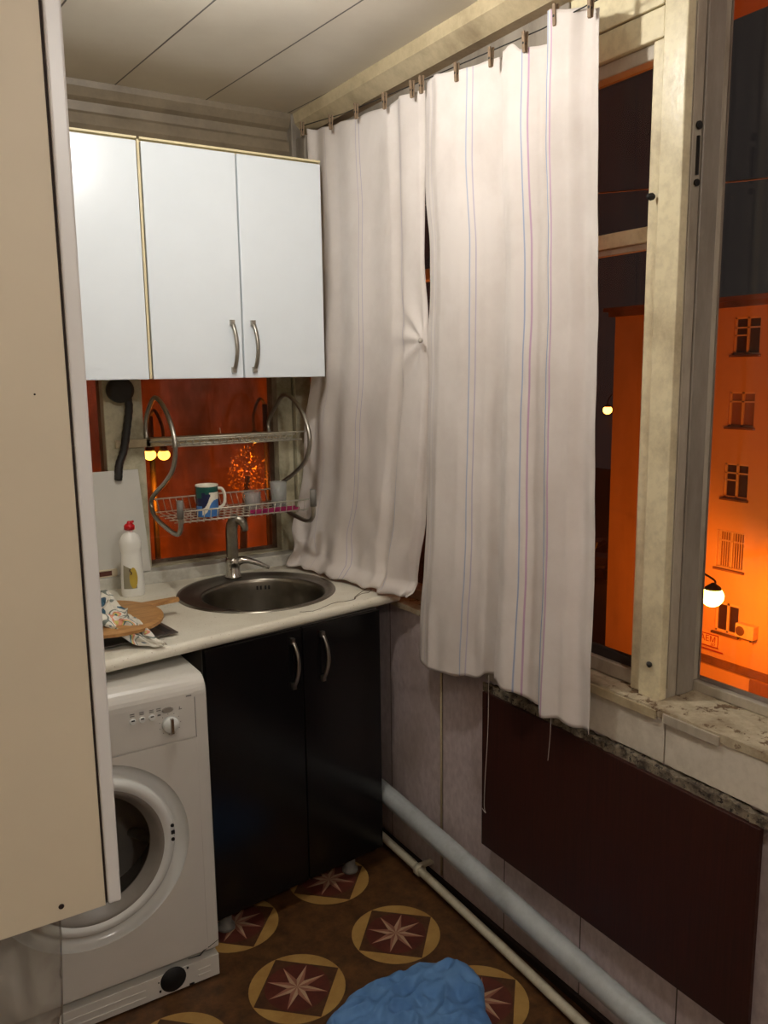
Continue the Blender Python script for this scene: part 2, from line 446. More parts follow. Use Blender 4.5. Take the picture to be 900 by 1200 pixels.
# ------------------------------------------------------------------ camera
H = 1.6041
R0 = Vector((0.84926526, -0.52780584, -0.01301981)); D0 = Vector((-0.09790396, -0.13320384, -0.98624112)); F0 = Vector((0.51880954, 0.83885501, -0.16479967))
cam = bpy.data.cameras.new('camera'); co = bpy.data.objects.new('camera', cam); COL.objects.link(co)
mw = Matrix.Identity(4)
for i in range(3):
    mw[i][0] = R0[i]; mw[i][1] = -D0[i]; mw[i][2] = -F0[i]
mw[0][3] = 0; mw[1][3] = 0; mw[2][3] = H
co.matrix_world = mw
cam.sensor_fit = 'HORIZONTAL'; cam.sensor_width = 36; cam.lens = 980 / 900 * 36; cam.clip_start = .02; cam.clip_end = 500
SC.camera = co

# ------------------------------------------------------------------ room shell
XW = 1.42; YB = 2.85; XL = -.36; YF = -1.9; ZC = 2.48
fl = MB(); fl.box(XL - .1, XW + .1, YF - .1, YB + .1, -.06, 0, 0)
def disc(c, r, z, mi, n=48):
    fl.add([(c[0] + r * math.cos(2 * PI * i / n), c[1] + r * math.sin(2 * PI * i / n), z) for i in range(n)], [list(range(n))], mi)
ax = Vector((.336, .040)); ay = Vector((-.040, .336)); A0 = Vector((.831, 1.812))
rot = math.atan2(ax.y, ax.x)
for i in range(-4, 4):
    for j in range(-11, 5):
        c = A0 + ax * i + ay * j
        if not (XL + .12 < c.x < XW - .10 and YF + .12 < c.y < YB - .12): continue
        disc(c, .128, .0006, 1)
        def RP(a, r): return (c.x + r * math.cos(a + rot), c.y + r * math.sin(a + rot))
        sq = [RP(PI / 2 * k - .08, .127) + (.0010,) for k in range(4)]
        fl.add(sq, [(0, 1, 2, 3)], 2)
        disc(c, .086, .0014, 3)
        for k in range(8):
            a = PI / 4 * k - .10; L = .084
            tip = RP(a, L); s1 = RP(a + .42, .026); s2 = RP(a - .42, .026)
            fl.add([(c.x, c.y, .0018), tip + (.0018,), s1 + (.0018,)], [(0, 1, 2)], 4)
            fl.add([(c.x, c.y, .0018), s2 + (.0018,), tip + (.0018,)], [(0, 1, 2)], 5)
struct('floor', fl, ['fl_base', 'fl_ring', 'fl_sq', 'fl_disc', 'fl_l', 'fl_d'], fixn=False)
struct('ceiling', MB().box(XL - .1, XW + .3, YF - .1, YB + .2, ZC, ZC + .08), 'ceiling')
struct('wall_left', MB().box(XL - .1, XL, YF, YB, 0, ZC), 'wallplain')
struct('wall_front', MB().box(XL - .1, XW + .1, YF - .1, YF, 0, ZC), 'wallplain')
# back wall around the window
struct('wall_back', MB().box(XL - .1, XW + .2, YB, YB + .15, -.02, .90).box(XL - .1, .38, YB, YB + .15, .90, ZC)
       .box(.38, XW + .2, YB, YB + .15, 2.22, ZC), 'wallplain')
struct('wall_right', MB().box(XW, XW + .18, YF - .1, YB + .15, -.02, .862)
       .box(XW + .02, XW + .18, YF - .1, .02, .862, ZC)
       .box(XW + .02, XW + .18, 1.237, YB + .15, 2.421, ZC).box(XW + .02, XW + .18, .02, 1.176, 2.471, ZC), ['wall'])
struct('baseboard_right', MB().box(XW - .012, XW, YF, YB, 0, .02), 'dark_gap')

# window_3 (back): frame, bar, panes
w3 = MB(); Yf = YB - .03
w3.box(.36, XW, Yf, YB + .08, .90, .952)
struct('window_3', w3, 'backframe', .002)
W3 = bpy.data.objects['window_3']
def w3part(n, mb, mt='backframe', bv=.003): build(n, mb, mt, W3, bevel=bv)
w3part('stile', MB().box(.672, .80, Yf, YB + .06, .952, 2.22))
w3part('stile', MB().box(1.292, 1.352, Yf, YB + .06, .952, 2.22))
w3part('stile', MB().box(1.356, 1.42, Yf - .02, YB + .06, .952, 2.22))
w3part('stile', MB().box(.36, .45, Yf, YB + .06, .952, 2.22))
w3part('glazing_bar', MB().box(.70, .82, Yf - .012, Yf, 1.366, 1.394).box(.80, 1.30, Yf - .012, YB + .02, 1.366, 1.394), 'cream2')
w3part('head_rail', MB().box(.36, XW, Yf, YB + .06, 2.16, 2.22))
w3part('ledge', MB().box(.36, 1.36, 2.752, Yf, .90, .949), 'ledgep', .004)
MT['pane_back'] = M_glass('dirty_back_pane', (100, 66, 50), .3, .7, 9, .5, .4)
MT['pane_left'] = M_glass('dusty_pane', (70, 50, 44), .1, .8, 5, .36, .2)
MT['pane_clear'] = M_glass('clean_pane', (120, 100, 90), .6, 1.2, 5, .04, 0)
w3part('pane', MB().box(.80, 1.292, YB + .012, YB + .015, .952, 2.16), 'pane_back', 0)
w3part('pane', MB().box(.45, .672, YB + .012, YB + .015, .952, 2.16), 'pane_back', 0)

# cornice moulding above the wall cabinets
prof = [(2.85, 2.27), (2.80, 2.27), (2.795, 2.335), (2.775, 2.345), (2.765, 2.36), (2.772, 2.392), (2.782, 2.402), (2.780, 2.428),
        (2.765, 2.438), (2.750, 2.462), (2.748, ZC), (2.85, ZC)]
struct('trim_1', MB().prism(prof, 'x', XL, 1.345), 'cornice')
struct('trim_2', MB().box(1.345, 1.405, 2.745, 2.852, 2.05, ZC - .001).box(1.36, 1.418, 2.68, 2.745, 2.16, 2.40), 'greydark', .004)
# long cream trim where ceiling meets the window wall, and header board over the windows
struct('trim_3', MB().prism([(1.352, ZC), (1.358, 2.448), (1.395, 2.415), (1.44, 2.415), (1.44, ZC)], 'y', YF, 2.745), 'cream2')
struct('trim_4', MB().box(1.436, 1.50, 1.237, 1.50, 2.322, 2.42), 'cream', .003)
struct('trim_12', MB().box(1.432, 1.50, 1.502, 2.70, 2.30, 2.42), 'greydark', .003)  # header behind the curtains, coloured darker to stand for the shade there
struct('trim_13', MB().box(1.436, 1.56, YF, 1.166, 2.415, 2.47), 'cream2', .003)

# left bay window (behind curtains)
w1 = MB().box(1.44, 1.56, 1.236, 2.80, 2.262, 2.32)
struct('window_1', w1, 'cream', .003); W1 = bpy.data.objects['window_1']
def w1part(n, mb, mt='cream', bv=.003): build(n, mb, mt, W1, bevel=bv)
w1part('stile', MB().box(1.446, 1.50, 1.236, 1.268, .879, 2.262))
w1part('stile', MB().box(1.452, 1.50, 1.96, 2.06, .879, 2.262))
w1part('stile', MB().box(1.452, 1.50, 2.52, 2.84, .879, 2.262), 'backframe')
w1part('bottom_rail', MB().box(1.462, 1.50, 1.268, 2.74, .879, .914), 'grey')
w1part('glazing_bead', MB().box(1.474, 1.488, 1.268, 1.96, .914, .938), 'putty', .002)
w1part('transom', MB().box(1.466, 1.50, 1.268, 2.74, 1.872, 1.905))
w1part('glazing_bead', MB().box(1.474, 1.49, 1.268, 1.96, 1.858, 1.872), 'grey', .002)
w1part('top_rail', MB().box(1.455, 1.50, 1.268, 2.74, 2.232, 2.262), 'grey')
w1part('pane', MB().box(1.486, 1.489, 1.268, 1.96, .93, 1.87), 'pane_left', 0)
w1part('pane', MB().box(1.486, 1.489, 1.268, 1.96, 1.90, 2.24), 'pane_left', 0)
w1part('pane', MB().box(1.486, 1.489, 2.06, 2.52, .93, 1.87), 'pane_left', 0)
w1part('pane', MB().box(1.486, 1.489, 2.06, 2.52, 1.90, 2.24), 'pane_left', 0)
w1part('latch_knob', MB().lathe([(.006, 0), (.008, -.006), (.006, -.014), (.002, -.018)], (1.4365, 1.246, 1.955), 'x', 14), 'metal_dk', 0)
w1part('screw', MB().lathe([(.006, 0), (.007, -.004), (.002, -.008)], (1.4365, 1.205, .955), 'x', 12), 'metal_dk', 0)

# the thick post between both bays: three boards side by side
struct('trim_5', MB().box(1.437, 1.461, 1.177, 1.236, .876, ZC - .03), 'cream', .003)
struct('trim_6', MB().box(1.4612, 1.4965, 1.180, 1.236, .876, ZC - .03).box(1.464, 1.468, 1.176, 1.181, .90, 2.4), 'grey', .002)
struct('trim_7', MB().box(1.499, 1.553, 1.177, 1.236, .876, ZC - .03), 'greydark', .003)
post = bpy.data.objects['trim_6']
build('latch', MB().lathe([(.008, 0), (.008, -.004)], (1.483, 1.178, 2.085), 'y', 16).box(1.481, 1.485, 1.174, 1.181, 1.99, 2.065)
      .lathe([(.007, 0), (.007, -.004)], (1.483, 1.178, 1.975), 'y', 16), 'metal_dk', post)

# right bay window
w2 = MB().box(1.556, 1.60, .02, 1.20, .876, .900)
struct('window_2', w2, 'grey', .003); W2 = bpy.data.objects['window_2']
build('stile', MB().box(1.5545, 1.580, 1.180, 1.236, .900, 2.46), 'grey', W2, bevel=.003)
build('stile', MB().box(1.5545, 1.59, .02, .07, .900, 2.46), 'grey', W2, bevel=.003)
build('top_rail', MB().box(1.5545, 1.59, .07, 1.18, 2.43, 2.46), 'grey', W2, bevel=.003)
build('pane', MB().box(1.570, 1.573, .07, 1.18, .900, 2.43), 'pane_clear', W2)

# sill board with rough front lip; apron under it; rubble ledge
def rough_slab(x0, x1, y0, y1, z0, z1, nx=14, ny=90, amp=.004, seed=0):
    mb = MB()
    def fn(u, v):
        x = x0 + (x1 - x0) * u; y = y0 + (y1 - y0) * v
        h = noise.noise(Vector((x * 30, y * 14, seed))) * amp + noise.noise(Vector((x * 90, y * 60, seed + 5))) * amp * .6
        e = noise.noise(Vector((0, y * 40, seed + 9))) * amp * 1.2 if u < .01 else 0
        return (x + e, y, z1 + h)
    mb.grid(nx, ny, fn, 0, False)
    n = nx * ny
    top = list(mb.v)
    mb.v += [(p[0], p[1], z0) for p in top]
    def q(a, b): mb.f.append([a, b, b + n, a + n]); mb.m.append(0); mb.smooth.append(False)
    for j in range(ny - 1): q(j * nx, (j + 1) * nx); q(j * nx + nx - 1, (j + 1) * nx + nx - 1)
    for i in range(nx - 1): q(i, i + 1); q((ny - 1) * nx + i, (ny - 1) * nx + i + 1)
    mb.f.append([n, n + nx - 1, 2 * n - 1, 2 * n - nx]); mb.m.append(0); mb.smooth.append(False)
    return mb
struct('trim_8', rough_slab(1.405, 1.60, .02, 2.74, .858, .876), 'sill')
sl = bpy.data.objects['trim_8']
build('metal_strip', MB().box(1.399, 1.404, .995, 1.135, .851, .872), 'grey', sl, bevel=.001)
build('metal_strip', MB().box(1.399, 1.404, 1.155, 1.42, .851, .872), 'cream2', sl, bevel=.001)
struct('trim_9', MB().box(1.408, 1.421, 1.136, 1.75, .755, .856).box(1.408, 1.421, YF, 1.132, .755, .856), 'apron', .002)
struct('trim_10', rough_slab(1.397, 1.421, .75, 1.745, .728, .748, 6, 220, .009, 3), 'rubble')
struct('trim_11', MB().tube([(1.417, 1.974, .03), (1.417, 1.974, .86)], .0035, 8), 'cream2')

# ------------------------------------------------------------------ board under the sill
build('fold_down_board', MB().box(1.388, 1.400, .885, 1.738, .268, .727), 'mahogany', bevel=.0015,
      label='dark mahogany-coloured board fixed to the wall below the window sill', cat='board')

# pipes
p1 = empty('heating_pipe', (1.35, 1, .205), 'thick pale grey-blue heating pipe running along the bottom of the panelled window wall', 'pipe')
build('pipe_run', MB().tube([(1.352, 2.80, .240), (1.350, 2.15, .228), (1.346, 1.6, .201), (1.342, 1.12, .172), (1.338, .5, .150), (1.330, YF + .02, .140)], .030, 24), 'pipe1', p1)
for y, z in ((2.3, .205), (.55, .128), (-1.2, .118)): build('wall_bracket', MB().box(1.35, 1.418, y - .01, y + .01, z - .008, z + .005), 'greyplastic', p1)
p2 = empty('water_pipe', (1.37, 1, .03), 'thin cream water pipe lying low along the floor edge with a small clamp', 'pipe')
build('pipe_run', MB().tube([(1.378, 2.80, .040), (1.372, 2.1, .036), (1.362, 1.6, .028), (1.350, 1.2, .022), (1.345, .6, .020), (1.340, YF + .02, .020)], .0135, 16), 'pipe2', p2)
build('clamp', MB().lathe([(.019, -.01), (.019, .01)], (1.371, 2.03, .035), 'y', 16).box(1.372, 1.42, 2.02, 2.04, .044, .052), 'pipe2', p2, label='protruding pipe clamp')

# ------------------------------------------------------------------ curtains
def lerp_tab(tab, t):
    if t <= tab[0][0]: return tab[0][1]
    for (a, va), (b, vb) in zip(tab, tab[1:]):
        if t <= b:
            k = (t - a) / (b - a); k = k * k * (3 - 2 * k); return va + (vb - va) * k
    return tab[-1][1]

def curtain(name, label, zt, zb, YR, YL, fold, nu, nv, uoff):
    mb = MB(); uvs = []
    def fn(s, v):   # s: 0 = left (far) edge ... 1 = right (near) edge ; v: 0 top ... 1 bottom
        top = zt(s); bot = zb(s)
        z = top + (bot - top) * v
        yr, yl = lerp_tab(YR, z), lerp_tab(YL, z)
        y = yl + (yr - yl) * s
        x = fold(s, z, y)
        uvs.append((uoff + (1 - s), z))
        return (x[0], y + x[1], z + x[2])
    mb.grid(nu, nv, fn, 0, True)
    o = build(name, mb, 'curtain', label=label, cat='curtain', fixn=False)
    me = o.data; uv = me.uv_layers.new(name='UVMap')
    for l in me.loops: uv.data[l.index].uv = uvs[l.vertex_index]
    md = o.modifiers.new('s', 'SOLIDIFY'); md.thickness = .0012; md.offset = 0
    return o

def nz(*a): return noise.noise(Vector(a))
def fold1(s, z, y):
    dx = lerp_tab([(0, .012), (.05, -.010), (.11, .006), (.20, -.006), (.30, .006), (.42, -.004), (.55, .004), (.74, -.004), (.80, .008), (.86, -.010), (.97, -.004), (1, .008)], s + .03 * nz(z * 1.3, 0, 9)) * (.8 + .5 * min(1, 2.4 - z))
    dx += .016 * nz(y * 3.2, z * 1.6, 1) * min(1, 2.5 - z) + .005 * nz(y * 11, z * 5, 4)
    # pulled wrinkles towards the knot
    ky, kz = 1.965, 1.69; r = math.hypot(y - ky, z - kz); a = math.atan2(z - kz, y - ky)
    dx += -.006 * math.sin(a * 9) * math.exp(-r / .16) * min(1, r / .04) - .008 * math.exp(-(r / .05) ** 2)
    # near the worktop the cloth is pushed inwards and spreads over it
    k = max(0, min(1, (1.28 - z) / .34)); k = k * k
    tgt = lerp_tab([(0, -.085), (.3, -.06), (.7, -.02), (1, .012)], s)
    dx += tgt * k + .006 * k * math.sin(y * 38 + z * 30) + .014 * k * nz(y * 12, z * 12, 8)
    k2 = max(0, min(1, (.965 - z) / .05)); dx -= .03 * k2
    return (1.368 + dx, 0, .012 * k2 * nz(y * 20, 0, 3))
TOP1 = [(0, 2.418), (.13, 2.398), (.29, 2.384), (.33, 2.384), (.5, 2.368), (.56, 2.370), (.75, 2.356), (.80, 2.366), (.97, 2.354), (1, 2.352)]
def top1(s): return lerp_tab(TOP1, s)
c1 = curtain('window_curtain', 'white linen curtain nearest the back wall, bunched up on the worktop',
        top1, lambda s: .924 + (-.004) * s,
        [(.92, 2.085), (.94, 2.062), (1.2, 1.999), (1.45, 1.971), (1.688, 1.955), (1.943, 1.983), (2.35, 1.983)],
        [(.9, 2.70), (1.086, 2.80), (1.412, 2.76), (1.587, 2.70), (2.0, 2.672), (2.42, 2.690)], fold1, 190, 170, 0)
FX = [(1.29, -.016), (1.33, -.004), (1.36, .002), (1.40, -.012), (1.445, -.022), (1.462, -.016), (1.474, .012), (1.50, .004), (1.54, -.012), (1.585, -.020), (1.618, -.012),
      (1.630, .012), (1.66, .014), (1.72, .002), (1.80, -.014), (1.88, -.016), (1.93, -.004), (1.97, .004)]
def fold2(s, z, y):
    yt = 1.967 + (1.315 - 1.967) * s     # position in the cloth at rod height
    amp = 1.0 + .35 * (2.35 - z)
    dx = lerp_tab(FX, yt) * amp
    dx += .004 * nz(y * 7, z * 2, 11) + .003 * nz(y * 20, z * 9, 14) + .010 * (2.35 - z) * .4 * nz(yt * 6, z * .8, 2)
    ky, kz = 1.955, 1.69; r = math.hypot(y - ky, z - kz); dx -= .006 * math.exp(-(r / .05) ** 2)
    if z < .95: dx += .004 * math.sin(y * 90 + 2) * (.95 - z) / .2
    return (1.362 + dx, .006 * nz(z * 3, s * 2, 6) * (1 if s > .9 else .5), 0)
TOP2 = [(0, 2.368), (.05, 2.367), (.25, 2.349), (.28, 2.344), (.455, 2.343), (.50, 2.335), (.60, 2.338), (.64, 2.320), (.745, 2.316), (.7551, 2.316), (.757, 2.372), (.90, 2.352), (1, 2.332)]
BOT2 = [(0, .752), (.08, .742), (.2, .752), (.36, .766), (.44, .790), (.52, .806), (.6, .798), (.68, .790), (.76, .772), (.84, .778), (.92, .772), (1, .778)]
c2 = curtain('window_curtain', 'long white curtain nearest the bare window, with blue and pink stripes and uneven hem',
        lambda s: lerp_tab(TOP2, s) , lambda s: lerp_tab(BOT2, s) + .003 * math.sin(s * 60),
        [(.75, 1.295), (1.664, 1.309), (2.33, 1.333)], [(.75, 2.013), (1.2, 1.977), (1.69, 1.955), (1.9, 1.952), (2.14, 1.969), (2.37, 1.967)], fold2, 230, 170, 1)
th = MB().tube(catmull([(1.357, 1.672, .80), (1.354, 1.670, .65), (1.352, 1.678, .50), (1.353, 1.682, .42), (1.350, 1.672, .405), (1.352, 1.69, .41)], 8), .0009, 5)
build('thread', th, 'thread', c2)
build('thread', MB().tube(catmull([(1.35, 1.424, .79), (1.352, 1.428, .72), (1.352, 1.434, .655)], 6), .0008, 5), 'thread', c2)
build('knot', MB().lathe([(.002, -.008), (.008, -.003), (.006, .003), (.001, .007)], (1.338, 1.958, 1.69), 'x', 12), 'thread', c2)
# wire that carries the curtains
cw = build('curtain_wire', MB().tube([(1.355, YB - .17, 2.426), (1.355, 2.4, 2.394), (1.355, 2.0, 2.370), (1.355, 1.5, 2.345), (1.352, 1.33, 2.345), (1.36, .9, 2.37), (1.38, .3, 2.405)], .0016, 6), 'metal_dk',
      label='thin wire stretched along the window head that carries both curtains', cat='wire')
clipY = [2.66, 2.46, 2.30, 2.14, 2.00, 1.955, 1.80, 1.665, 1.545, 1.448, 1.345]
ord_ = ['nearest the back corner', 'second from the back corner', 'third from the back corner', 'fourth from the back corner', 'at the right top corner of the back curtain',
        'at the left top corner of the front curtain', 'second along the top of the front curtain', 'third along the top of the front curtain',
        'fourth along the front curtain, above its double stripe', 'at the raised overlapping fold of the front curtain', 'at the right top end of the front curtain']
def wirez(y): return lerp_tab([(1.34, 2.350), (1.448, 2.368), (1.545, 2.345), (1.7, 2.350), (2.0, 2.370), (2.4, 2.394), (2.68, 2.426)], y)
proto = None
for y, wd in zip(clipY, ord_):
    loc = (1.343, y, wirez(y) - .034)
    if proto is None:
        r = empty('clothespin', loc, 'small wooden clothespin ' + wd, 'clothespin', 'clothespins holding the curtains on the wire')
        for sx in (-1, 1):
            m_ = MB().prism([(sx * .0015, -.004), (sx * .0045, -.002), (sx * .007, .040), (sx * .0035, .041)], 'y', -.004, .004)
            m_.v = [(v[0] + loc[0], v[1] + loc[1], v[2] + loc[2]) for v in m_.v]
            build('jaw', m_, 'clip', r)
        s_ = MB().tube([(loc[0] - .006, loc[1], loc[2] + .016), (loc[0] + .006, loc[1], loc[2] + .016)], .003, 8); build('spring', s_, 'metal_dk', r)
        proto = r
    else:
        r = proto.copy(); COL.objects.link(r); r.location = loc; r['label'] = 'small wooden clothespin ' + wd
        for ch in list(proto.children):
            c = ch.copy(); COL.objects.link(c); c.parent = r

# ------------------------------------------------------------------ wall cabinets
def strap_handle(z0, z1, x, y, bow=.022, w=.011, t=.006, bend=0):
    """curved strip handle, y is the door face, bows towards -y"""
    mb = MB(); n = 14; prev = []
    vs = []; fs = []
    for i in range(n + 1):
        t_ = i / n; z = z0 + (z1 - z0) * t_; b = math.sin(PI * t_) ** .7 * bow + .004; xo = bend * math.sin(PI * t_)
        for dx, dy in ((-w / 2, 0), (w / 2, 0), (w / 2, -t), (-w / 2, -t)): vs.append((x + dx + xo, y - b + dy + .004, z))
    for i in range(n):
        for j in range(4): a = i * 4 + j; b = i * 4 + (j + 1) % 4; fs.append((a, b, b + 4, a + 4))
    fs += [(0, 1, 2, 3), (n * 4 + 3, n * 4 + 2, n * 4 + 1, n * 4)]
    mb.add(vs, fs, 0, True)
    mb.box(x - w / 2 - .001, x + w / 2 + .001, y - .012, y - .0002, z0 - .003, z0 + .014)
    mb.box(x - w / 2 - .001, x + w / 2 + .001, y - .012, y - .0002, z1 - .014, z1 + .003)
    return mb
YU = 2.52
def wall_cab(x0, x1, doors, label, zb=1.592, zt=2.268):
    r = empty('wall_cabinet', ((x0 + x1) / 2, 2.68, zb), label, 'cabinet', None)
    d = YU + .018
    build('carcass', MB().box(x0, x1, d + .001, 2.815, zb + .001, zt + .006), 'carcass', r, bevel=.001)
    if x1 < 1: build('side_edge', MB().box(x1 - .0005, x1 + .006, YU + .003, 2.80, zb + .002, zt + .004), 'carcass', r)
    build('top_panel', MB().box(x0, x1, YU + .004, 2.815, zt + .0062, zt + .012), 'carcass', r)
    for a, b, hx in doors:
        dr = build('door', MB().box(a, b, YU, d, zb, zt), 'white_gloss', r, bevel=.003)
        if hx: build('handle', strap_handle(1.612, 1.768, hx, YU, bend=.006), 'steel', dr)
    return r
wall_cab(.18, .744, [(.183, .456, .42), (.462, .741, None)], 'white glossy wall cabinet at the left end, half hidden by the tall cabinet')
wall_cab(.752, 1.336, [(.754, 1.042, 1.008), (1.047, 1.334, 1.078)], 'white glossy two-door wall cabinet with two bar handles, beside the curtain')

# ------------------------------------------------------------------ worktop with sink
ZT = .91; SX, SY = 1.03, 2.455
outer = [(XL + .005, 1.955), (.0, 1.985), (1.405, 2.196), (1.418, 2.215), (1.418, 2.748), (XL + .005, 2.748)]
def ray_poly(cx, cy, a, poly):
    dx, dy = math.cos(a), math.sin(a); best = None
    for i in range(len(poly)):
        x1, y1 = poly[i]; x2, y2 = poly[(i + 1) % len(poly)]
        ex, ey = x2 - x1, y2 - y1; den = dx * ey - dy * ex
        if abs(den) < 1e-9: continue
        t = ((x1 - cx) * ey - (y1 - cy) * ex) / den; u = ((x1 - cx) * dy - (y1 - cy) * dx) / den
        if t > 0 and -1e-6 <= u <= 1 + 1e-6 and (best is None or t < best): best = t
    return (cx + dx * best, cy + dy * best)
angs = sorted(set([2 * PI * i / 72 - PI for i in range(72)] + [math.atan2(p[1] - SY, p[0] - SX) for p in outer]))
wt = MB(); n = len(angs)
rin = [(SX + .243 * math.cos(a), SY + .243 * math.sin(a)) for a in angs]; rout = [ray_poly(SX, SY, a, outer) for a in angs]
vs = [p + (ZT,) for p in rin] + [p + (ZT,) for p in rout] + [p + (ZT - .032,) for p in rin] + [p + (ZT - .032,) for p in rout]
fs = []
for i in range(n):
    j = (i + 1) % n
    fs += [(i, j, n + j, n + i), (2 * n + i, 3 * n + i, 3 * n + j, 2 * n + j), (i, 2 * n + i, 2 * n + j, j), (n + i, n + j, 3 * n + j, 3 * n + i)]
wt.add(vs, fs)
# bullnose along the front
fr = outer[:3]
ring = [(-.015 * math.sin(PI * k / 10), ZT - .016 + .016 * math.cos(PI * k / 10)) for k in range(11)]
for (xa, ya), (xb, yb) in zip(fr, fr[1:]):
    dx, dy = xb - xa, yb - ya; l = math.hypot(dx, dy); nx_, ny_ = -dy / l, dx / l
    k = len(ring)
    vs = [(xa + nx_ * q[0], ya + ny_ * q[0], q[1] - .0003 * 0) for q in ring] + [(xb + nx_ * q[0], yb + ny_ * q[0], q[1]) for q in ring]
    wt.add(vs, [list(range(k)), list(range(2 * k - 1, k - 1, -1))] + [(i, (i + 1) % k, k + (i + 1) % k, k + i) for i in range(k)], 0, False)
WT = build('worktop', wt, 'counter', label='pale speckled worktop with rounded front edge running over the washing machine and base cabinet', cat='worktop')
ck = MB()
for pts in ([(1.04, 2.16), (1.075, 2.147), (1.12, 2.165), (1.171, 2.19), (1.21, 2.185), (1.243, 2.19), (1.26, 2.21), (1.294, 2.235), (1.32, 2.235), (1.347, 2.262)],
            [(1.243, 2.19), (1.26, 2.215), (1.30, 2.25), (1.345, 2.285)]):
    c = catmull([(p[0], p[1], ZT) for p in pts], 3)
    c = [Vector((p.x + .003 * nz(p.x * 90, 0, 1), p.y + .003 * nz(p.x * 90, 3, 1), p.z)) for p in c]
    ck.tube(c, .0013, 6)
build('crack', ck, 'crack', WT, label='jagged crack in the laminate')

sk = empty('kitchen_sink', (SX, SY, ZT - .17), 'round stainless steel sink set into the pale worktop', 'sink')
nb = 72; BX, BY, BR = SX + .005, SY - .045, .196
rim = MB(); prof = [(0, .255, .0005), (0, .252, .005), (0, .240, .0055), (.35, .228, .002), (1, .203, .0015), (1, .198, .004), (1, .1945, .002), (1, .193, -.01)]
vs = []
for k, rr, h in prof:
    for j in range(nb):
        a = 2 * PI * j / nb; cx = SX + (BX - SX) * k; cy = SY + (BY - SY) * k
        vs.append((cx + rr * math.cos(a), cy + rr * math.sin(a), ZT + h))
rim.add(vs, [(i * nb + j, i * nb + (j + 1) % nb, (i + 1) * nb + (j + 1) % nb, (i + 1) * nb + j) for i in range(len(prof) - 1) for j in range(nb)], 0, True)
build('rim', rim, 'sink', sk, fixn=False)
bw = MB().lathe([(.1935, -.008), (.190, -.03), (.186, -.10), (.178, -.135), (.150, -.158), (.05, -.166), (.04, -.168)], (BX, BY, ZT), 'z', 72, cap0=False)
build('bowl', bw, 'sink', sk, fixn=False)
build('drain', MB().lathe([(.042, -.166), (.040, -.1645), (.025, -.166), (.002, -.1665)], (BX, BY, ZT), 'z', 32, cap0=False), 'chrome', sk)
ov = MB()
for k in (-.024, -.012, .004, .016):
    a = math.radians(66) - k / .19
    ov.add([(BX + (.1885 - .0015 * q) * math.cos(a + da), BY + (.1885 - .0015 * q) * math.sin(a + da), ZT - .020 - dz) for q, (da, dz) in zip((0, 0, 1, 1), ((-.018, 0), (.018, 0), (.018, .013), (-.018, .013)))], [(0, 1, 2, 3)])
build('overflow_slots', ov, 'blackmatt', sk, label='four dark overflow slots')
build('drain_trap', MB().tube([(BX, BY, ZT - .17), (BX, BY, ZT - .35)], .03, 16), 'greyplastic', sk)

# faucet
FX0, FY0 = 1.035, 2.668
fc = empty('mixer_tap', (FX0, FY0, ZT + .002), 'chrome mixer tap with tall spout and side lever on the sink rim', 'tap')
build('base', MB().lathe([(.029, .003), (.029, .008), (.0245, .014), (.024, .05), (.025, .062), (.021, .074)], (FX0, FY0, ZT), 'z', 28), 'chrome', fc)
sp = catmull([(FX0, FY0, .975), (FX0, FY0, 1.03), (FX0 + .001, FY0 - .001, 1.085), (FX0 + .010, FY0 - .008, 1.114), (FX0 + .028, FY0 - .022, 1.110), (FX0 + .036, FY0 - .030, 1.092), (FX0 + .037, FY0 - .031, 1.076)], 6)
build('spout', MB().tube(sp, [.0205] * 14 + [.0205 - .0005 * i for i in range(len(sp) - 14)], 24), 'oldchrome', fc)
build('lever', MB().tube(catmull([(FX0, FY0, .955), (FX0 + .03, FY0 - .012, .972), (FX0 + .07, FY0 - .03, .962), (FX0 + .115, FY0 - .045, .940)], 6), [.017, .017, .016, .0155, .015, .0145, .014, .013, .012, .011, .010, .0095, .009, .0085, .008, .0075, .007, .0065, .006][:19], 16), 'chrome', fc)

# ------------------------------------------------------------------ black base cabinet
CX, CY, CR = .718, 2.088, math.radians(6.6)
bc = empty('base_cabinet', (CX, CY, .0), 'black glossy two-door base cabinet on short legs under the sink', 'cabinet', rz=CR)
CWd = .600; zb, zt = .075, .876
build('carcass', MB().box(0, .016, .018, .30, zb, zt).box(CWd - .016, CWd, .018, .30, zb, zt).box(.0161, CWd - .0161, .018, .30, zb, zb + .016).box(.0161, CWd - .0161, .284, .30, zb + .0161, .72)
      .box(.0161, CWd - .0161, .018, .10, zt - .016, zt), 'cabside', bc)
for a, b, hx in ((.001, .310, .274), (.314, CWd - .001, .378)):
    d = build('door', MB().box(a, b, 0, .0175, zb - .004, zt - .004), 'black', bc, bevel=.0015)
    hm = strap_handle(.700, .848, hx, 0, bend=.008, w=.010)
    build('handle', hm, 'steel', d)
for lx, ly in ((.05, .05), (.50, .05), (.05, .26), (.54, .26), (.32, .12)):
    build('leg', MB().lathe([(.026, 0), (.026, .010), (.018, .014), (.0175, .045), (.022, .050), (.022, .074)], (lx, ly, .0), 'z', 20), 'greyplastic', bc)

# ------------------------------------------------------------------ washing machine
WX0, WX1, WY, WB = .078, .678, 1.968, 2.50
wm = empty('washing_machine', (.378, 2.2, 0), 'white front-loading washing machine under the worktop with a round door', 'washing machine')
body = MB()
rp = []   # side profile with rounded top front
for k in range(9):
    a = PI / 2 * k / 8; rp.append((WY + .045 - .045 * math.cos(a), .805 + .045 * math.sin(a)))
poly = [(WY, .085), (WY, .10)] + rp + [(WB, .85), (WB, .012), (WY + .03, .012), (WY + .03, .085)]
body.prism(poly, 'x', WX0, WX1 - .0, 0)
MT['washer_b'] = MT['washer']
build('body', body, 'washer', wm, bevel=.006)
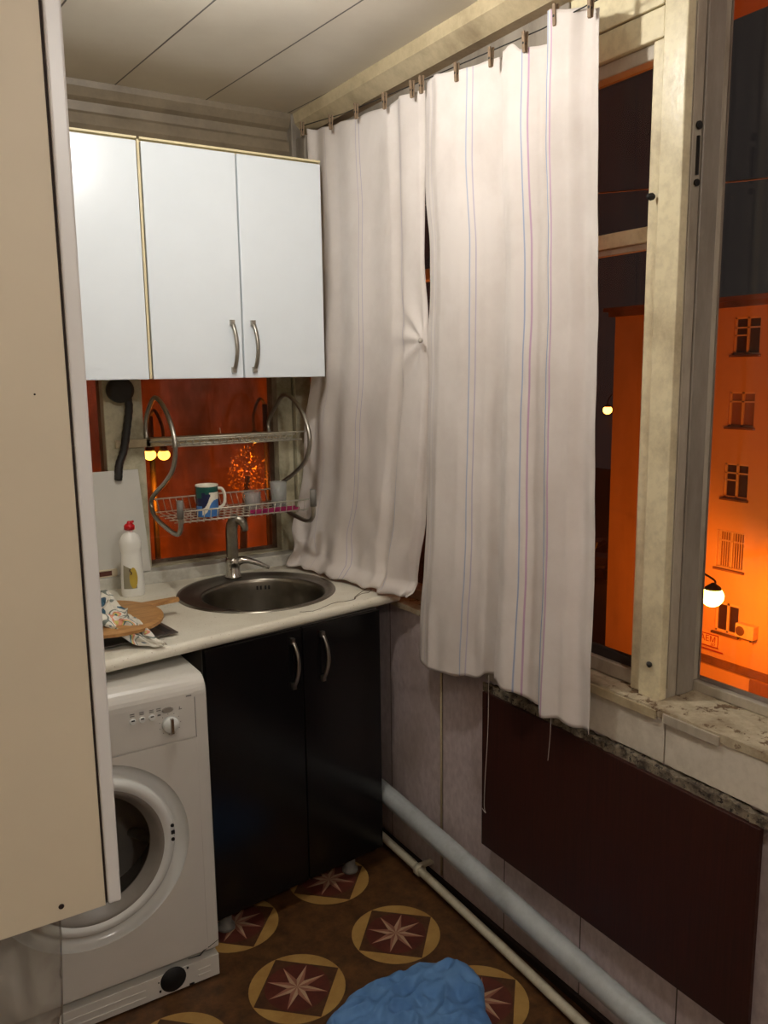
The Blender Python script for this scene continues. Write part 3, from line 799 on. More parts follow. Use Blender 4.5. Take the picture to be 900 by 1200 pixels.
# front panel slightly proud, stopping short of the right edge strip, with a hole-like ring for the door
DX, DZ = .375, .445
build('front_panel', MB().box(WX0 + .01, WX1 - .032, WY - .003, WY, .092, .6925), 'washer', wm, bevel=.0012)
cp = MB(); pr_ = [(WY + .0005 + .002, .697), (WY - .004, .697), (WY - .004, .800)]
for k in range(1, 9):
    a = PI / 2 * k / 8; pr_.append((WY - .004 + .050 - .050 * math.cos(a), .803 + .050 * math.sin(a)))
pr_ += [(WY + .08, .853), (WY + .08, .8505), (WY + .045, .8505)]
for k in range(8, -1, -2):
    a = PI / 2 * k / 8; pr_.append((WY + .045 - .045 * math.cos(a) , .805 + .045 * math.sin(a)))
cp.prism(pr_, 'x', WX0 + .002, WX1 - .035, 0)
CPn = build('control_panel', cp, 'washer', wm)
kn = build('program_dial', MB().lathe([(.021, 0), (.020, -.012), (.018, -.016), (.002, -.0165)], (.578, WY - .0045, .745), 'y', 32), 'washer2', wm)
build('dial_grip', MB().prism([(.571, -.001), (.585, -.001), (.583, -.010), (.573, -.010)], 'z', .727, .763).v and (lambda m_: (setattr(m_, 'v', [(v[0], v[1] + WY - .019, v[2]) for v in m_.v]), m_)[1])(
    MB().prism([(.5735, .006), (.5825, .006), (.5815, -.008), (.5745, -.008)], 'z', .726, .764)), 'chrome', kn)
def oval(x, z, rx, rz, d=.003, y=WY - .0045): return MB().lathe([(1, 0), (.9, -d), (.01, -d)], (x, y, z), 'y', 24, sx=rx, sy=rz) if False else ov_(x, z, rx, rz, d, y)
def ov_(x, z, rx, rz, d, y):
    m_ = MB(); n_ = 24
    vs = [(x + rx * math.cos(2 * PI * k / n_), y, z + rz * math.sin(2 * PI * k / n_)) for k in range(n_)] + [(x + .85 * rx * math.cos(2 * PI * k / n_), y - d, z + .85 * rz * math.sin(2 * PI * k / n_)) for k in range(n_)]
    m_.add(vs, [(k, (k + 1) % n_, n_ + (k + 1) % n_, n_ + k) for k in range(n_)] + [list(range(n_, 2 * n_))], 0, False); return m_
for bx in (.487, .510, .534): 
    b_ = build('button', ov_(bx, .772, .0085, .008, .004, WY - .0045), 'washer2', wm)
    build('button_slot', MB().box(bx - .004, bx + .004, WY - .0092, WY - .0086, .774, .777), 'blackmatt', b_)
build('display_oval', ov_(.574, .783, .015, .008, .003, WY - .0045), 'bezel', wm)
PMK = []
for bx in (.487, .510, .534, .552):
    for q in range(2): PMK.append((bx - .006, bx + .005, WY - .0047, WY - .0043, .785 + q * .005, .787 + q * .005))
PMK.append((.548, .556, WY - .0047, WY - .0043, .772, .776))
PMK.append((.622, .636, WY - .0047, WY - .0043, .806, .809)); PMK.append((.602, .610, WY - .0047, WY - .0043, .777, .779)); PMK.append((.603, .605, WY - .0047, WY - .0043, .779, .785))
for k in range(11):
    a = 2 * PI * k / 11; PMK.append((.578 + .027 * math.cos(a) - .001, .578 + .027 * math.cos(a) + .001, WY - .0047, WY - .0043, .745 + .027 * math.sin(a) - .001, .745 + .027 * math.sin(a) + .001))
for b6 in PMK: build('printed_mark', MB().box(*b6), 'print', wm)
# door: concave white recess, ring, grey bezel, dark glass with the drum behind
def boolcut(o, mb):
    me = bpy.data.meshes.new('cut'); me.from_pydata([tuple(Vector(v) - ORG[o.name]) for v in mb.v], [], mb.f); me.update()
    b = bmesh.new(); b.from_mesh(me); bmesh.ops.recalc_face_normals(b, faces=b.faces[:]); b.to_mesh(me); b.free()
    co_ = bpy.data.objects.new('cut', me); COL.objects.link(co_); co_.location = o.matrix_world.translation
    bv = [m for m in o.modifiers]; par = o.parent; co_.parent = par; co_.location = (0, 0, 0)
    md = o.modifiers.new('cut', 'BOOLEAN'); md.operation = 'DIFFERENCE'; md.object = co_; md.solver = 'EXACT'
    bpy.context.view_layer.update()
    nm = bpy.data.meshes.new_from_object(o.evaluated_get(bpy.context.evaluated_depsgraph_get()))
    o.modifiers.clear(); o.data = nm; bpy.data.objects.remove(co_)
cutter = MB().lathe([(.236, -.10), (.236, .20)], (DX, WY, DZ), 'y', 72)
boolcut(bpy.data.objects['body'], cutter); boolcut(bpy.data.objects['front_panel'], cutter)
dish = MB().lathe([(.2365, 0), (.234, .010), (.222, .020), (.208, .024), (.203, .014), (.198, .000), (.190, -.006), (.180, -.005), (.172, .000)], (DX, WY - .0035, DZ), 'y', 80, cap0=False, cap1=False)
dr = build('door', dish, 'washer2', wm, fixn=False)
build('door_bezel', MB().lathe([(.172, .000), (.166, -.001), (.158, .008), (.148, .022), (.143, .030)], (DX, WY - .0035, DZ), 'y', 80, cap0=False, cap1=False), 'bezel', dr, fixn=False)
MT['darkglass'] = M_clear('dark_door_glass', (.45, .44, .43, 1), .03, .03, (60, 58, 55))
gl = MB().lathe([(.1445, .028), (.125, .034), (.10, .050), (.06, .066), (.004, .072)], (DX, WY - .0035, DZ), 'y', 64, cap0=False, cap1=False)
build('door_glass', gl, 'darkglass', dr, fixn=False)
build('drum', MB().lathe([(.150, .032), (.22, .06), (.22, .32), (.002, .325)], (DX, WY, DZ), 'y', 64, cap0=False, cap1=False), 'drumglass', dr, fixn=False)
pdl = MB()
for a0 in (.75, -.35):
    pdl.tube([(DX + .19 * math.cos(a0), WY + .10, DZ + .17 * math.sin(a0)), (DX + .12 * math.cos(a0), WY + .28, DZ + .10 * math.sin(a0) - .05)], .014, 10)
build('drum_paddle', pdl, 'steel', dr)
lt = MB().lathe([(.005, 0), (.004, -.003)], (DX + .192, WY - .0095, DZ + .032), 'y', 12).lathe([(.005, 0), (.004, -.003)], (DX + .192, WY - .0095, DZ - .006), 'y', 12).box(DX + .188, DX + .197, WY - .0125, WY - .008, DZ + .009, DZ + .018)
build('door_catch', lt, 'blackmatt', dr, label='black catch slot and two screws')
# kick plate
kp = MB().box(WX0 + .004, WX1 - .004, WY - .002, WY + .028, .006, .066)
for q in range(2): kp.box(.615, .650, WY - .0035, WY - .002, .022 + q * .016, .027 + q * .016); kp.box(.20, .475, WY - .0035, WY - .002, .020 + q * .02, .024 + q * .02)
KP = build('kick_plate', kp, 'washer', wm, bevel=.001)
build('filter_opening', MB().lathe([(.034, 0), (.034, -.002), (.002, -.002)], (.548, WY - .0022, .044), 'y', 32), 'blackmatt', KP, label='round black filter opening')
for b4 in ((.510, .515, .020, .026), (.585, .590, .058, .063), (.508, .511, .048, .051), (.590, .603, .008, .012)): build('screw_hole', MB().box(b4[0], b4[1], WY - .004, WY - .002, b4[2], b4[3]), 'blackmatt', KP)
cr = MB().tube([(.590, WY - .0035, .086), (.612, WY - .0035, .085), (.622, WY - .0035, .083), (.634, WY - .003, .093), (.650, WY - .001, .096), (.676, WY - .001, .107)], [.0008, .0012, .0016, .0014, .001, .0006], 6)
build('crack', cr, 'blackmatt', wm, label='jagged dark crack in the lower corner')
build('edge_seam', MB().box(WX1 - .0335, WX1 - .0322, WY - .0012, WY - .0002, .095, .80), 'print', wm)

# ------------------------------------------------------------------ tall cabinet at the left
PX, PY, PZ0, PZ1 = .2, 1.0, .948, 2.44
tc = empty('tall_cabinet', (-.08, 1.25, PZ0), 'tall cream-sided cabinet filling the left edge, its white door edge towards the room', 'cabinet')
build('side_panel', MB().box(XL + .004, PX, PY, PY + .018, PZ0, PZ1), 'pan_cream', tc, bevel=.001)
build('carcass', MB().box(XL + .004, PX, PY + .582, PY + .60, PZ0, PZ1).box(XL + .004, PX, PY + .0182, PY + .5818, PZ0, PZ0 + .018).box(XL + .004, PX, PY + .0182, PY + .5818, PZ1 - .018, PZ1), 'pan_cream', tc)
build('door_gap_shade', MB().box(PX + .0002, PX + .003, PY + .003, PY + .597, PZ0 + .004, PZ1 - .004), 'dark_gap', tc)  # dark strip stands for the shaded gap between side panel and door
dm = MB().box(PX + .003, PX + .0195, PY - .001, PY + .60, PZ0, PZ1)
dm.v = [(v[0] + .005 * max(0, (v[2] - PZ0) / 1.5) * (1 if v[0] > PX + .01 else .2), v[1], v[2]) for v in dm.v]
build('door', dm, 'pan_edge', tc, bevel=.003)
build('screw_cap', MB().lathe([(.0035, 0), (.003, -.001), (.001, -.001)], (.148, PY, PZ0 + .018), 'y', 12), 'dark_gap', tc, label='dark screw hole')
for x_, z_ in ((.127, 1.69), (.165, 1.585)): build('screw_cap', MB().lathe([(.0012, 0), (.001, -.001)], (x_, PY, z_), 'y', 8), 'dark_gap', tc)

# plastic bag hanging below it
bg = MB()
def bagf(u, v):
    x = -.14 + (.155 + .14) * u - .010 * v; z = .949 - .26 * v
    y = 1.06 + .014 * math.sin(u * 16 + v * 5) + .018 * nz(u * 7, v * 4, 5) + .008 * nz(u * 22, v * 12, 2) + .02 * v
    return (x, y, z)
bg.grid(60, 40, bagf)
bgo = build('plastic_bag', bg, 'bag', label='clear plastic bag hanging below the tall cabinet in front of the washing machine', cat='bag', fixn=False, solid=.0015)
build('bag_hem', MB().tube([(.1555, 1.06, .947), (.152, 1.064, .85), (.146, 1.082, .69)], .0012, 6), 'bag', bgo)

# ------------------------------------------------------------------ hob tray, board, wrapper, bottle, match box
tr = empty('baking_tray', (.50, 2.26, ZT), 'dark metal tray with a raised rim on the left end of the worktop', 'tray')
def q2(x, y, dx=0, dy=0):
    c_, s_ = math.cos(math.radians(6)), math.sin(math.radians(6))
    return (.668 - x * c_ + y * -s_ * -1 * -1, 2.145 - x * s_ + y * c_)
tl, tw = .36, .26
def traypts(ins): return [q2(ins, ins), q2(tl - ins, ins), q2(tl - ins, tw - ins), q2(ins, tw - ins)]
tm = MB(); o1, o2, o3 = traypts(0), traypts(.012), traypts(.022)
vs = [p + (ZT + .010,) for p in o1] + [p + (ZT + .011,) for p in o2] + [p + (ZT + .003,) for p in o3] + [p + (ZT + .0005,) for p in o3] + [p + (ZT + .007,) for p in o1]
fs = [(i, (i + 1) % 4, 4 + (i + 1) % 4, 4 + i) for i in range(4)] + [(4 + i, 4 + (i + 1) % 4, 8 + (i + 1) % 4, 8 + i) for i in range(4)] + [(8, 9, 10, 11), (15, 14, 13, 12)] + \
     [(12 + i, 12 + (i + 1) % 4, 16 + (i + 1) % 4, 16 + i) for i in range(4)] + [(16 + i, 16 + (i + 1) % 4, (i + 1) % 4, i) for i in range(4)]
tm.add(vs, fs)
MT['tray'] = M_plain('dark_tray_metal', (112, 106, 102), .35, .5, var=.2, vs=14)
MT['traydk'] = M_plain('burnt_tray_floor', (22, 20, 20), .35, .2, var=.2)
build('rim', tm, 'tray', tr)
dp = traypts(.03); build('tray_floor', MB().prism([q2(.12, .02), q2(tl - .03, .02), q2(tl - .03, tw - .03), q2(.12, tw - .03)], 'z', ZT + .0031, ZT + .0045), 'traydk', tr)

cb = empty('cutting_board', (.60, 2.32, .955), 'round wooden cutting board with a handle lying tilted on the dark tray and wrapper', 'cutting board')
bp = []
for k in range(40):
    a = 2 * PI * k / 40
    bp.append((.150 * math.cos(a), .165 * math.sin(a)))
def tilt(p, zz):
    X, Y = p; ang = math.radians(15); x = .505 + X * math.cos(ang) - Y * math.sin(ang); y = 2.262 + X * math.sin(ang) + Y * math.cos(ang)
    return (x, y, .948 + .02 * Y + zz)
bm_ = MB(); n_ = len(bp)
vs = [tilt((x * .93, y * .93), .0) for x, y in bp] + [tilt((x, y), .004) for x, y in bp] + [tilt((x, y), .012) for x, y in bp] + [tilt((x * .93, y * .93), .016) for x, y in bp]
fs = [list(range(n_))[::-1], list(range(3 * n_, 4 * n_))]
for L in range(3): fs += [(L * n_ + k, L * n_ + (k + 1) % n_, (L + 1) * n_ + (k + 1) % n_, (L + 1) * n_ + k) for k in range(n_)]
bm_.add(vs, fs, 0, False)
build('board', bm_, 'choppingwood', cb)
hp = [(.135, .012), (.125, .050), (.238, .030), (.243, .018), (.240, .006)]
hm = MB(); vs = [tilt(p, .003) for p in hp] + [tilt(p, .014) for p in hp]
hm.add(vs, [(0, 1, 2, 3, 4), (9, 8, 7, 6, 5)] + [(k, (k + 1) % 5, 5 + (k + 1) % 5, 5 + k) for k in range(5)])
build('handle', hm, 'choppingwood', cb, bevel=.002)

def blob(c, r, amp, fr, seed, sub=4, flat=1.0):
    b = bmesh.new(); bmesh.ops.create_icosphere(b, subdivisions=sub, radius=1)
    mb = MB(); vs = []
    for v in b.verts:
        d = v.co.normalized(); k = 1 + amp * noise.noise(d * fr + Vector((seed, 0, 0))) + amp * .5 * noise.noise(d * fr * 2.7 + Vector((0, seed, 0)))
        z = d.z * r[2] * k
        vs.append((c[0] + d.x * r[0] * k, c[1] + d.y * r[1] * k, c[2] + (z if z > -r[2] * .8 else -r[2] * .8)))
    mb.add(vs, [[v.index for v in f.verts] for f in b.faces], 0, True); b.free(); return mb
wr = MB()
def wrapf(u, v):
    # crumpled sheet draped from beside the bottle over the board and down onto the tray
    y = 2.50 - .44 * v; xr = lerp_tab([(0, .535), (.25, .525), (.5, .545), (.75, .560), (.9, .585), (1, .612)], v); x0_ = lerp_tab([(0, .40), (.7, .42), (.85, .50), (1, .575)], v)
    x = x0_ + (xr - x0_) * u + .012 * nz(v * 9, u * 3, 2)
    base = lerp_tab([(0, 1.0), (.12, 1.03), (.3, 1.01), (.5, .990), (.72, .978), (.86, .945), (1, .917)], v)
    z = base + .026 * nz(u * 4, v * 8, 1) + .010 * nz(u * 12, v * 18, 4)
    lowest = .9165 if v > .93 else (.972 if v < .78 else .9165)
    return (x + .008 * nz(u * 9, v * 14, 7), y + .008 * nz(u * 8, v * 8, 3), max(z, lowest))
wr.grid(46, 80, wrapf, 0, False)
build('crumpled_wrapper', wr, 'wrapper', label='crumpled colourful printed food wrapper draped over the cutting board and tray', cat='wrapper', fixn=False, solid=.001)
build('wooden_spatula', MB().tube(catmull([(.40, 2.19, .922), (.47, 2.20, .926), (.545, 2.212, .930)], 4), [.009] * 9, 10), 'stickwood', label='pale wooden utensil handle lying across the dark tray', cat='utensil')

bo = empty('detergent_bottle', (.683, 2.636, ZT), 'white dish soap bottle with red cap standing left of the sink', 'bottle')
def bottle_ring(z): return lerp_tab([(0, .034), (.012, .037), (.06, .036), (.115, .033), (.14, .031), (.158, .035), (.178, .035), (.196, .026), (.208, .013), (.214, .012)], z)
bz = [0, .004, .012, .03, .06, .09, .115, .128, .14, .15, .158, .168, .178, .187, .196, .203, .208, .214]
ba = MB().lathe([(bottle_ring(z), z) for z in bz], (.683, 2.636, ZT), 'z', 36, sy=.72)
BT = build('bottle_body', ba, 'bottle', bo, bevel=.0)
build('cap', MB().lathe([(.0165, 0), (.0165, .012), (.013, .017), (.007, .020), (.006, .026), (.003, .027)], (.683, 2.636, ZT + .2145), 'z', 24).tube([(.683, 2.636, ZT + .236), (.696, 2.630, ZT + .240)], .004, 8), 'redwhite', bo)
MT['labelbg'] = M_plain('label_grey', (150, 142, 118), .5); MT['labely'] = M_plain('label_yellow', (196, 168, 60), .5, var=.1); MT['labelr'] = M_plain('label_dark', (92, 60, 44), .5)
def onbottle(a, z, e): r_ = bottle_ring(z) + e; return (.683 + r_ * math.cos(a), 2.636 + r_ * .72 * math.sin(a), ZT + z)
lb = MB().grid(16, 12, lambda u, v: onbottle(math.radians(-150 + 70 * u), .028 + (.105 - .028) * v * (1 - .25 * u), .0006))
LB = build('front_label', lb, 'labelbg', bo, fixn=False)
le = MB()
cx0 = [onbottle(math.radians(-108 + 25 * .5 + 20 * math.cos(2 * PI * k / 24)), .062 + .034 * math.sin(2 * PI * k / 24), .0014) for k in range(24)]
cen = onbottle(math.radians(-95), .062, .0016); le.add([cen] + cx0, [(0, 1 + k, 1 + (k + 1) % 24) for k in range(24)])
build('label_oval', le, 'labely', LB, fixn=False)
lm = MB().tube([onbottle(math.radians(-108 + 5 * math.sin(k * .9)), .074 + .018 * k / 7, .0022) for k in range(8)], .0018, 6); build('label_swirl', lm, 'labelr', LB)

mx_ = empty('matchbox', (.64, 2.785, .949), 'small pale matchbox with brown striker side lying on the ledge left of the bottle', 'matchbox')
build('sleeve', MB().box(.590, .668, 2.764, 2.800, .9495, .974), 'cardboard', mx_, bevel=.0008)
build('striker', MB().box(.600, .650, 2.7630, 2.7639, .954, .970), 'brown', mx_)

# white board leaning on the ledge against the window
wp = MB(); e1 = Vector((.52, 2.775, .950)); 
wp.add([(.50, 2.770, .951), (.782, 2.770, .951), (.768, 2.806, 1.294), (.486, 2.806, 1.294), (.50, 2.778, .951), (.782, 2.778, .951), (.768, 2.814, 1.294), (.486, 2.814, 1.294)],
       [(0, 1, 2, 3), (7, 6, 5, 4), (0, 4, 5, 1), (1, 5, 6, 2), (2, 6, 7, 3), (3, 7, 4, 0)])
build('splash_board', wp, 'panelwhite', bevel=.001, label='plain off-white board leaning against the back window behind the soap bottle', cat='board')
# black hose with round flange
ho = empty('drain_hose', (.72, 2.79, 1.3), 'black hose hanging from a round black flange on the back window frame', 'hose')
build('flange', MB().lathe([(.040, 0), (.042, -.02), (.040, -.05), (.028, -.055), (.004, -.055)], (.722, Yf - .001, 1.558), 'y', 28), 'hose', ho)
hpz = catmull([(.742, Yf - .03, 1.545), (.748, Yf - .025, 1.50), (.738, Yf - .018, 1.43), (.724, Yf - .018, 1.36), (.706, Yf - .02, 1.315), (.700, Yf - .022, 1.27), (.70, Yf - .012, 1.30 - .04)], 6)
hpz = hpz[:-5]
build('hose_run', MB().tube(hpz, [.0125 + .0012 * (i % 2) for i in range(len(hpz))], 14), 'hose', ho)

# ------------------------------------------------------------------ dish rack
dk = empty('dish_rack', (1.025, 2.66, 1.11), 'two-tier wire dish rack with curved tubular ends hanging in front of the back window', 'dish rack')
path = [(2.812, 1.395), (2.815, 1.43), (2.786, 1.480), (2.690, 1.533), (2.575, 1.487), (2.512, 1.400), (2.540, 1.322), (2.631, 1.266), (2.735, 1.222), (2.800, 1.185), (2.79, 1.148), (2.72, 1.124), (2.56, 1.108), (2.508, 1.125), (2.498, 1.16), (2.498, 1.215)]
for x in (.805, 1.252):
    fr_ = build('end_frame', MB().tube(catmull([(x, y - (.025 if x > 1 else 0) * (1 if y < 2.79 else 0), z) for y, z in path], 8), .0075, 14), 'steel', dk)
    build('end_cap', MB().tube([(x, 2.498 - (.025 if x > 1 else 0), 1.165), (x, 2.498 - (.025 if x > 1 else 0), 1.222)], .0105, 12), 'greyplastic', fr_)
    build('wall_hook', MB().tube([(x, 2.806, 1.40), (x, Yf + .002 if x < 1.2 else 2.80 + .018, 1.40)], .005, 8), 'wire', fr_)
up = MB(); xa, xb = .805, 1.252
for y, z in ((2.515, 1.413), (2.545, 1.385), (2.60, 1.40), (2.62, 1.385), (2.78, 1.385)): up.tube([(xa, y, z), (xb, y, z)], .0026, 6)
build('upper_tier', up, 'wire', dk)
sl_ = MB()
for k in range(19):
    x = xa + .02 + (xb - xa - .04) * k / 18
    sl_.tube([(x, 2.515, 1.413), (x, 2.545, 1.386), (x, 2.60, 1.386), (x, 2.62, 1.405)], .0016, 5)
    if k % 3 == 0: sl_.tube([(x, 2.60, 1.386), (x, 2.78, 1.386)], .0016, 5)
build('plate_slots', sl_, 'wire', dk)
lo_ = MB()
for y, z in ((2.505, 1.185), (2.515, 1.150), (2.56, 1.143), (2.61, 1.143), (2.66, 1.143), (2.71, 1.143), (2.76, 1.150), (2.79, 1.19)): lo_.tube([(xa, y, z), (xb, y, z)], .0028 if z > 1.16 else .002, 6)
build('lower_tier', lo_, 'wire', dk)
lw = MB()
for k in range(20):
    x = xa + .015 + (xb - xa - .03) * k / 19
    lw.tube([(x, 2.505, 1.185), (x, 2.515, 1.146), (x, 2.76, 1.146), (x, 2.79, 1.19)], .0016, 5)
build('cross_wires', lw, 'wire', dk)
build('back_bars', MB().tube([(xa, 2.79, 1.28), (xb, 2.79, 1.28)], .003, 8) if False else MB().tube([(1.06, 2.80, 1.42), (1.062, 2.80, 1.40)], .002, 6), 'wire', dk)

# mug
mg = empty('mug', (.930, 2.60, 1.150), 'blue, white and green mug standing on the lower tier of the dish rack', 'mug')
MT['m_white'] = M_plain('mug_white', (232, 226, 208), .25, var=.02); MT['m_green'] = M_plain('mug_green', (20, 82, 72), .25); MT['m_blue'] = M_plain('mug_blue', (70, 124, 190), .25); MT['m_navy'] = M_plain('mug_navy', (30, 36, 72), .25)
mc = (.930, 2.60); nA, nZ = 120, 60; mm_ = MB(); hh = .100
vs = []
for j in range(nZ + 1):
    z = 1.150 + hh * j / nZ; r_ = .0355 + .0015 * (j / nZ)
    for i in range(nA): a = 2 * PI * i / nA; vs.append((mc[0] + r_ * math.cos(a), mc[1] + r_ * math.sin(a), z))
def mugmat(i, j):
    a = (360 * i / nA + 180) % 360 - 180    # -90 faces the camera side (-y)
    t = j / nZ
    u = (a + 105 + 35) / 90.0                # 0..1 across the visible front
    if t > .95: return 0
    if t > .78: return 1
    if 0 < u < 1.15:
        if t > .72 and u > .2 and t < .78 - .0: return 0 if u > .45 else 1
        curve = .18 + .50 * (1 / (1 + math.exp(-(u - .42) * 10)))
        if t < curve - .14: return 2
        if t < curve + .06 + .15 * u: return 0
        return 3 if u < .5 else 0
    return 2 if t < .35 else (3 if t < .6 else 1)
fs_m = {}
for j in range(nZ):
    for i in range(nA):
        mm_.f.append([j * nA + i, j * nA + (i + 1) % nA, (j + 1) * nA + (i + 1) % nA, (j + 1) * nA + i]); mm_.m.append(mugmat(i, j)); mm_.smooth.append(True)
mm_.v = vs
mm_.lathe([(.0370, hh), (.0365, hh + .002), (.0345, hh + .001), (.034, hh - .01), (.033, .006), (.001, .005)], (mc[0], mc[1], 1.150), 'z', nA, 0, cap0=False)
mm_.lathe([(.0355, 0), (.034, -.001), (.001, -.001)], (mc[0], mc[1], 1.150), 'z', nA, 2, cap0=False)
build('body', mm_, ['m_white', 'm_green', 'm_blue', 'm_navy'], mg)
ha = math.radians(-20); hd = Vector((math.cos(ha), math.sin(ha), 0))
hpts = catmull([Vector((mc[0], mc[1], 1.238)) + hd * .034, Vector((mc[0], mc[1], 1.236)) + hd * .048, Vector((mc[0], mc[1], 1.215)) + hd * .057, Vector((mc[0], mc[1], 1.185)) + hd * .053, Vector((mc[0], mc[1], 1.172)) + hd * .036], 6)
build('handle', MB().tube(hpts, .0052, 12), 'm_white', mg)
# glasses
def tumbler(x, y, r, h, n, label, z0=1.1505):
    p = [(r * .78, 0), (r * .82, .002), (r, h), (r - .002, h), (r * .80, .008), (.001, .007)]
    build('drinking_glass', MB().lathe(p, (x, y, z0), 'z', n), 'clear', label=label, cat='glass', fixn=True)
tumbler(1.105, 2.64, .030, .056, 12, 'short faceted clear glass in the middle of the rack, right of the mug')
tumbler(1.185, 2.60, .029, .090, 24, 'taller clear drinking glass at the right end of the dish rack')
tumbler(1.213, 2.67, .028, .078, 10, 'faceted clear glass behind the taller one at the right end of the rack')
pd = MB().lathe([(.040, 0), (.048, .002), (.052, .010), (.050, .011), (.044, .004), (.001, .003)], (1.16, 2.56, 1.1475), 'z', 32, sx=1.15, sy=.7)
pd = MB(); 
pd.box(1.06, 1.225, 2.525, 2.556, 1.1485, 1.1515); pd.box(1.06, 1.225, 2.524, 2.5265, 1.1515, 1.160); pd.box(1.06, 1.225, 2.5545, 2.557, 1.1515, 1.160)
build('soap_tray', pd, 'pink', label='narrow magenta plastic tray under the glasses in the dish rack', cat='tray')

# ------------------------------------------------------------------ blue cloth
bl = MB(); cxx, cyy = 1.04, 1.50
poly = [(.80, 1.62), (.86, 1.672), (.92, 1.70), (1.0, 1.705), (1.08, 1.70), (1.15, 1.705), (1.20, 1.672), (1.235, 1.655), (1.255, 1.60), (1.245, 1.54), (1.19, 1.47), (1.17, 1.38), (1.05, 1.30), (.90, 1.30), (.76, 1.38), (.74, 1.52)]
def pr_r(a): p = ray_poly(cxx, cyy, a, poly); return math.hypot(p[0] - cxx, p[1] - cyy)
NR, NA = 60, 180
vs = []
for i in range(NR + 1):
    t = i / NR
    for j in range(NA):
        a = 2 * PI * j / NA; R_ = pr_r(a) * (1 + .03 * nz(math.cos(a) * 4, math.sin(a) * 4, 0)); x = cxx + R_ * t * math.cos(a); y = cyy + R_ * t * math.sin(a)
        ridge = 1 - abs(nz(x * 7, y * 11, 3)) * 2; r2 = 1 - abs(nz(x * 16 + 3, y * 20, 6)) * 2; r3 = nz(x * 45, y * 45, 9)
        ed = min(1, (1 - t) / .16); ed = math.sqrt(max(0, 1 - (1 - ed) ** 2))
        z = (.006 + .016 * ridge + .020 * r2 + .006 * r3) * ed
        k = math.hypot((x - 1.205), (y - 1.60) * 1.0); z += .030 * math.exp(-(k / .03) ** 2) * (ed)
        vs.append((x, y, max(z, .0025 + .002 * ed)))
bl.add(vs, [(i * NA + j, i * NA + (j + 1) % NA, (i + 1) * NA + (j + 1) % NA, (i + 1) * NA + j) for i in range(NR) for j in range(NA)], 0, True)
bc_ = build('blue_cloth', bl, 'blue', label='crumpled blue cloth lying in a heap on the patterned floor', cat='cloth', fixn=False)

# ------------------------------------------------------------------ ceiling lamp and added fill bulb
def bulb(loc, label, mat, r=.03):
    e = empty('ceiling_lamp', loc, label, 'lamp')
    x, y, z = loc
    build('socket', MB().lathe([(.03, ZC - z - .001), (.03, ZC - z - .012), (.015, ZC - z - .016), (.014, .030)], loc, 'z', 24), 'm_white', e)
    pts = [(.012, .03)] + [(r * math.sin(a), r * math.cos(a)) for a in [PI * (k + 1) / 12 for k in range(2, 11)]] + [(.001, -r)]
    build('bulb', MB().lathe(pts, loc, 'z', 24), mat, e)
bulb((.70, 1.62, 2.40), 'bare ceiling bulb above the middle of the room', 'lampglow')
bulb((.55, -.7, 2.40), 'added fill bulb hanging unseen behind the viewpoint', 'fillglow')  # added fill light, brightens the cabinet side and lower room

# ------------------------------------------------------------------ outside
GZ = -12.5
struct('ground', MB().box(1.8, 90, -30, 90, GZ - .5, GZ).box(-40, 1.8, 3.6, 90, GZ - .5, GZ), 'asphalt')
# own building's outer wall below us is out of sight; the eave above the right window
build('window_awning', MB().prism([(1.72, 2.625), (2.15, 2.55), (2.15, 2.64), (1.72, 2.71)], 'y', -.6, 1.62), 'eave', label='pinkish underside of an awning board outside above the right window', cat='awning')
build('overhead_cable', MB().tube(catmull([(8.0, -3, 3.3), (8, 3, 3.43), (8.0, 5.7, 3.51), (8.3, 14, 4.6)], 8), .010, 5), 'facade_trim', label='thin overhead cable crossing the dark sky outside the right window', cat='cable')

fb = empty('apartment_building', (35, 18, GZ), 'tall orange-lit apartment building seen through the right window', 'building')
FXX = 30.0
WIN = [(20.50, 21.68, 2.12, 3.58, 'dk'), (20.56, 21.74, -.76, .64, 'br'), (20.66, 21.78, -3.68, -2.26, 'dk'), (20.64, 21.92, -6.66, -5.06, 'bars'), (20.72, 21.85, -9.42, -8.12, 'dk2')]
# wall slab with real openings in the window column
fm = MB(); y0c, y1c = 20.5, 21.9
fm.box(FXX, FXX + 10, -6, 20.5, GZ, 4.2); fm.box(FXX, FXX + 10, 21.95, 27.95, GZ, 4.2)
zs = [GZ]
for w in sorted(WIN, key=lambda q: q[2]): zs += [w[2], w[3]]
zs.append(4.2)
for k in range(0, len(zs), 2): fm.box(FXX, FXX + 10, 20.5, 21.95, zs[k], zs[k + 1])
for w in WIN: fm.box(FXX, FXX + .3, w[1], 21.95, w[2], w[3]); fm.box(FXX, FXX + .3, 20.5 - .001, w[0], w[2], w[3])
fm.box(FXX + .3, FXX + .5, 20.5, 21.95, GZ, 4.2)
build('wall', fm, 'facade', fb)
build('cornice', MB().box(FXX - .45, FXX + 10, -6, 28.3, 4.2, 4.38).box(FXX - .25, FXX + 10, -6, 28.15, 3.98, 4.2), 'facade2', fb)
build('string_course', MB().box(FXX - .10, FXX, -6, 23.2, -10.95, -10.72).box(FXX - .05, FXX, -6, 23.2, -10.72, -10.62), 'facade2', fb)
build('pilaster', MB().box(FXX - .12, FXX, 24.3, 24.5, -10.6, 3.98), 'facade', fb)
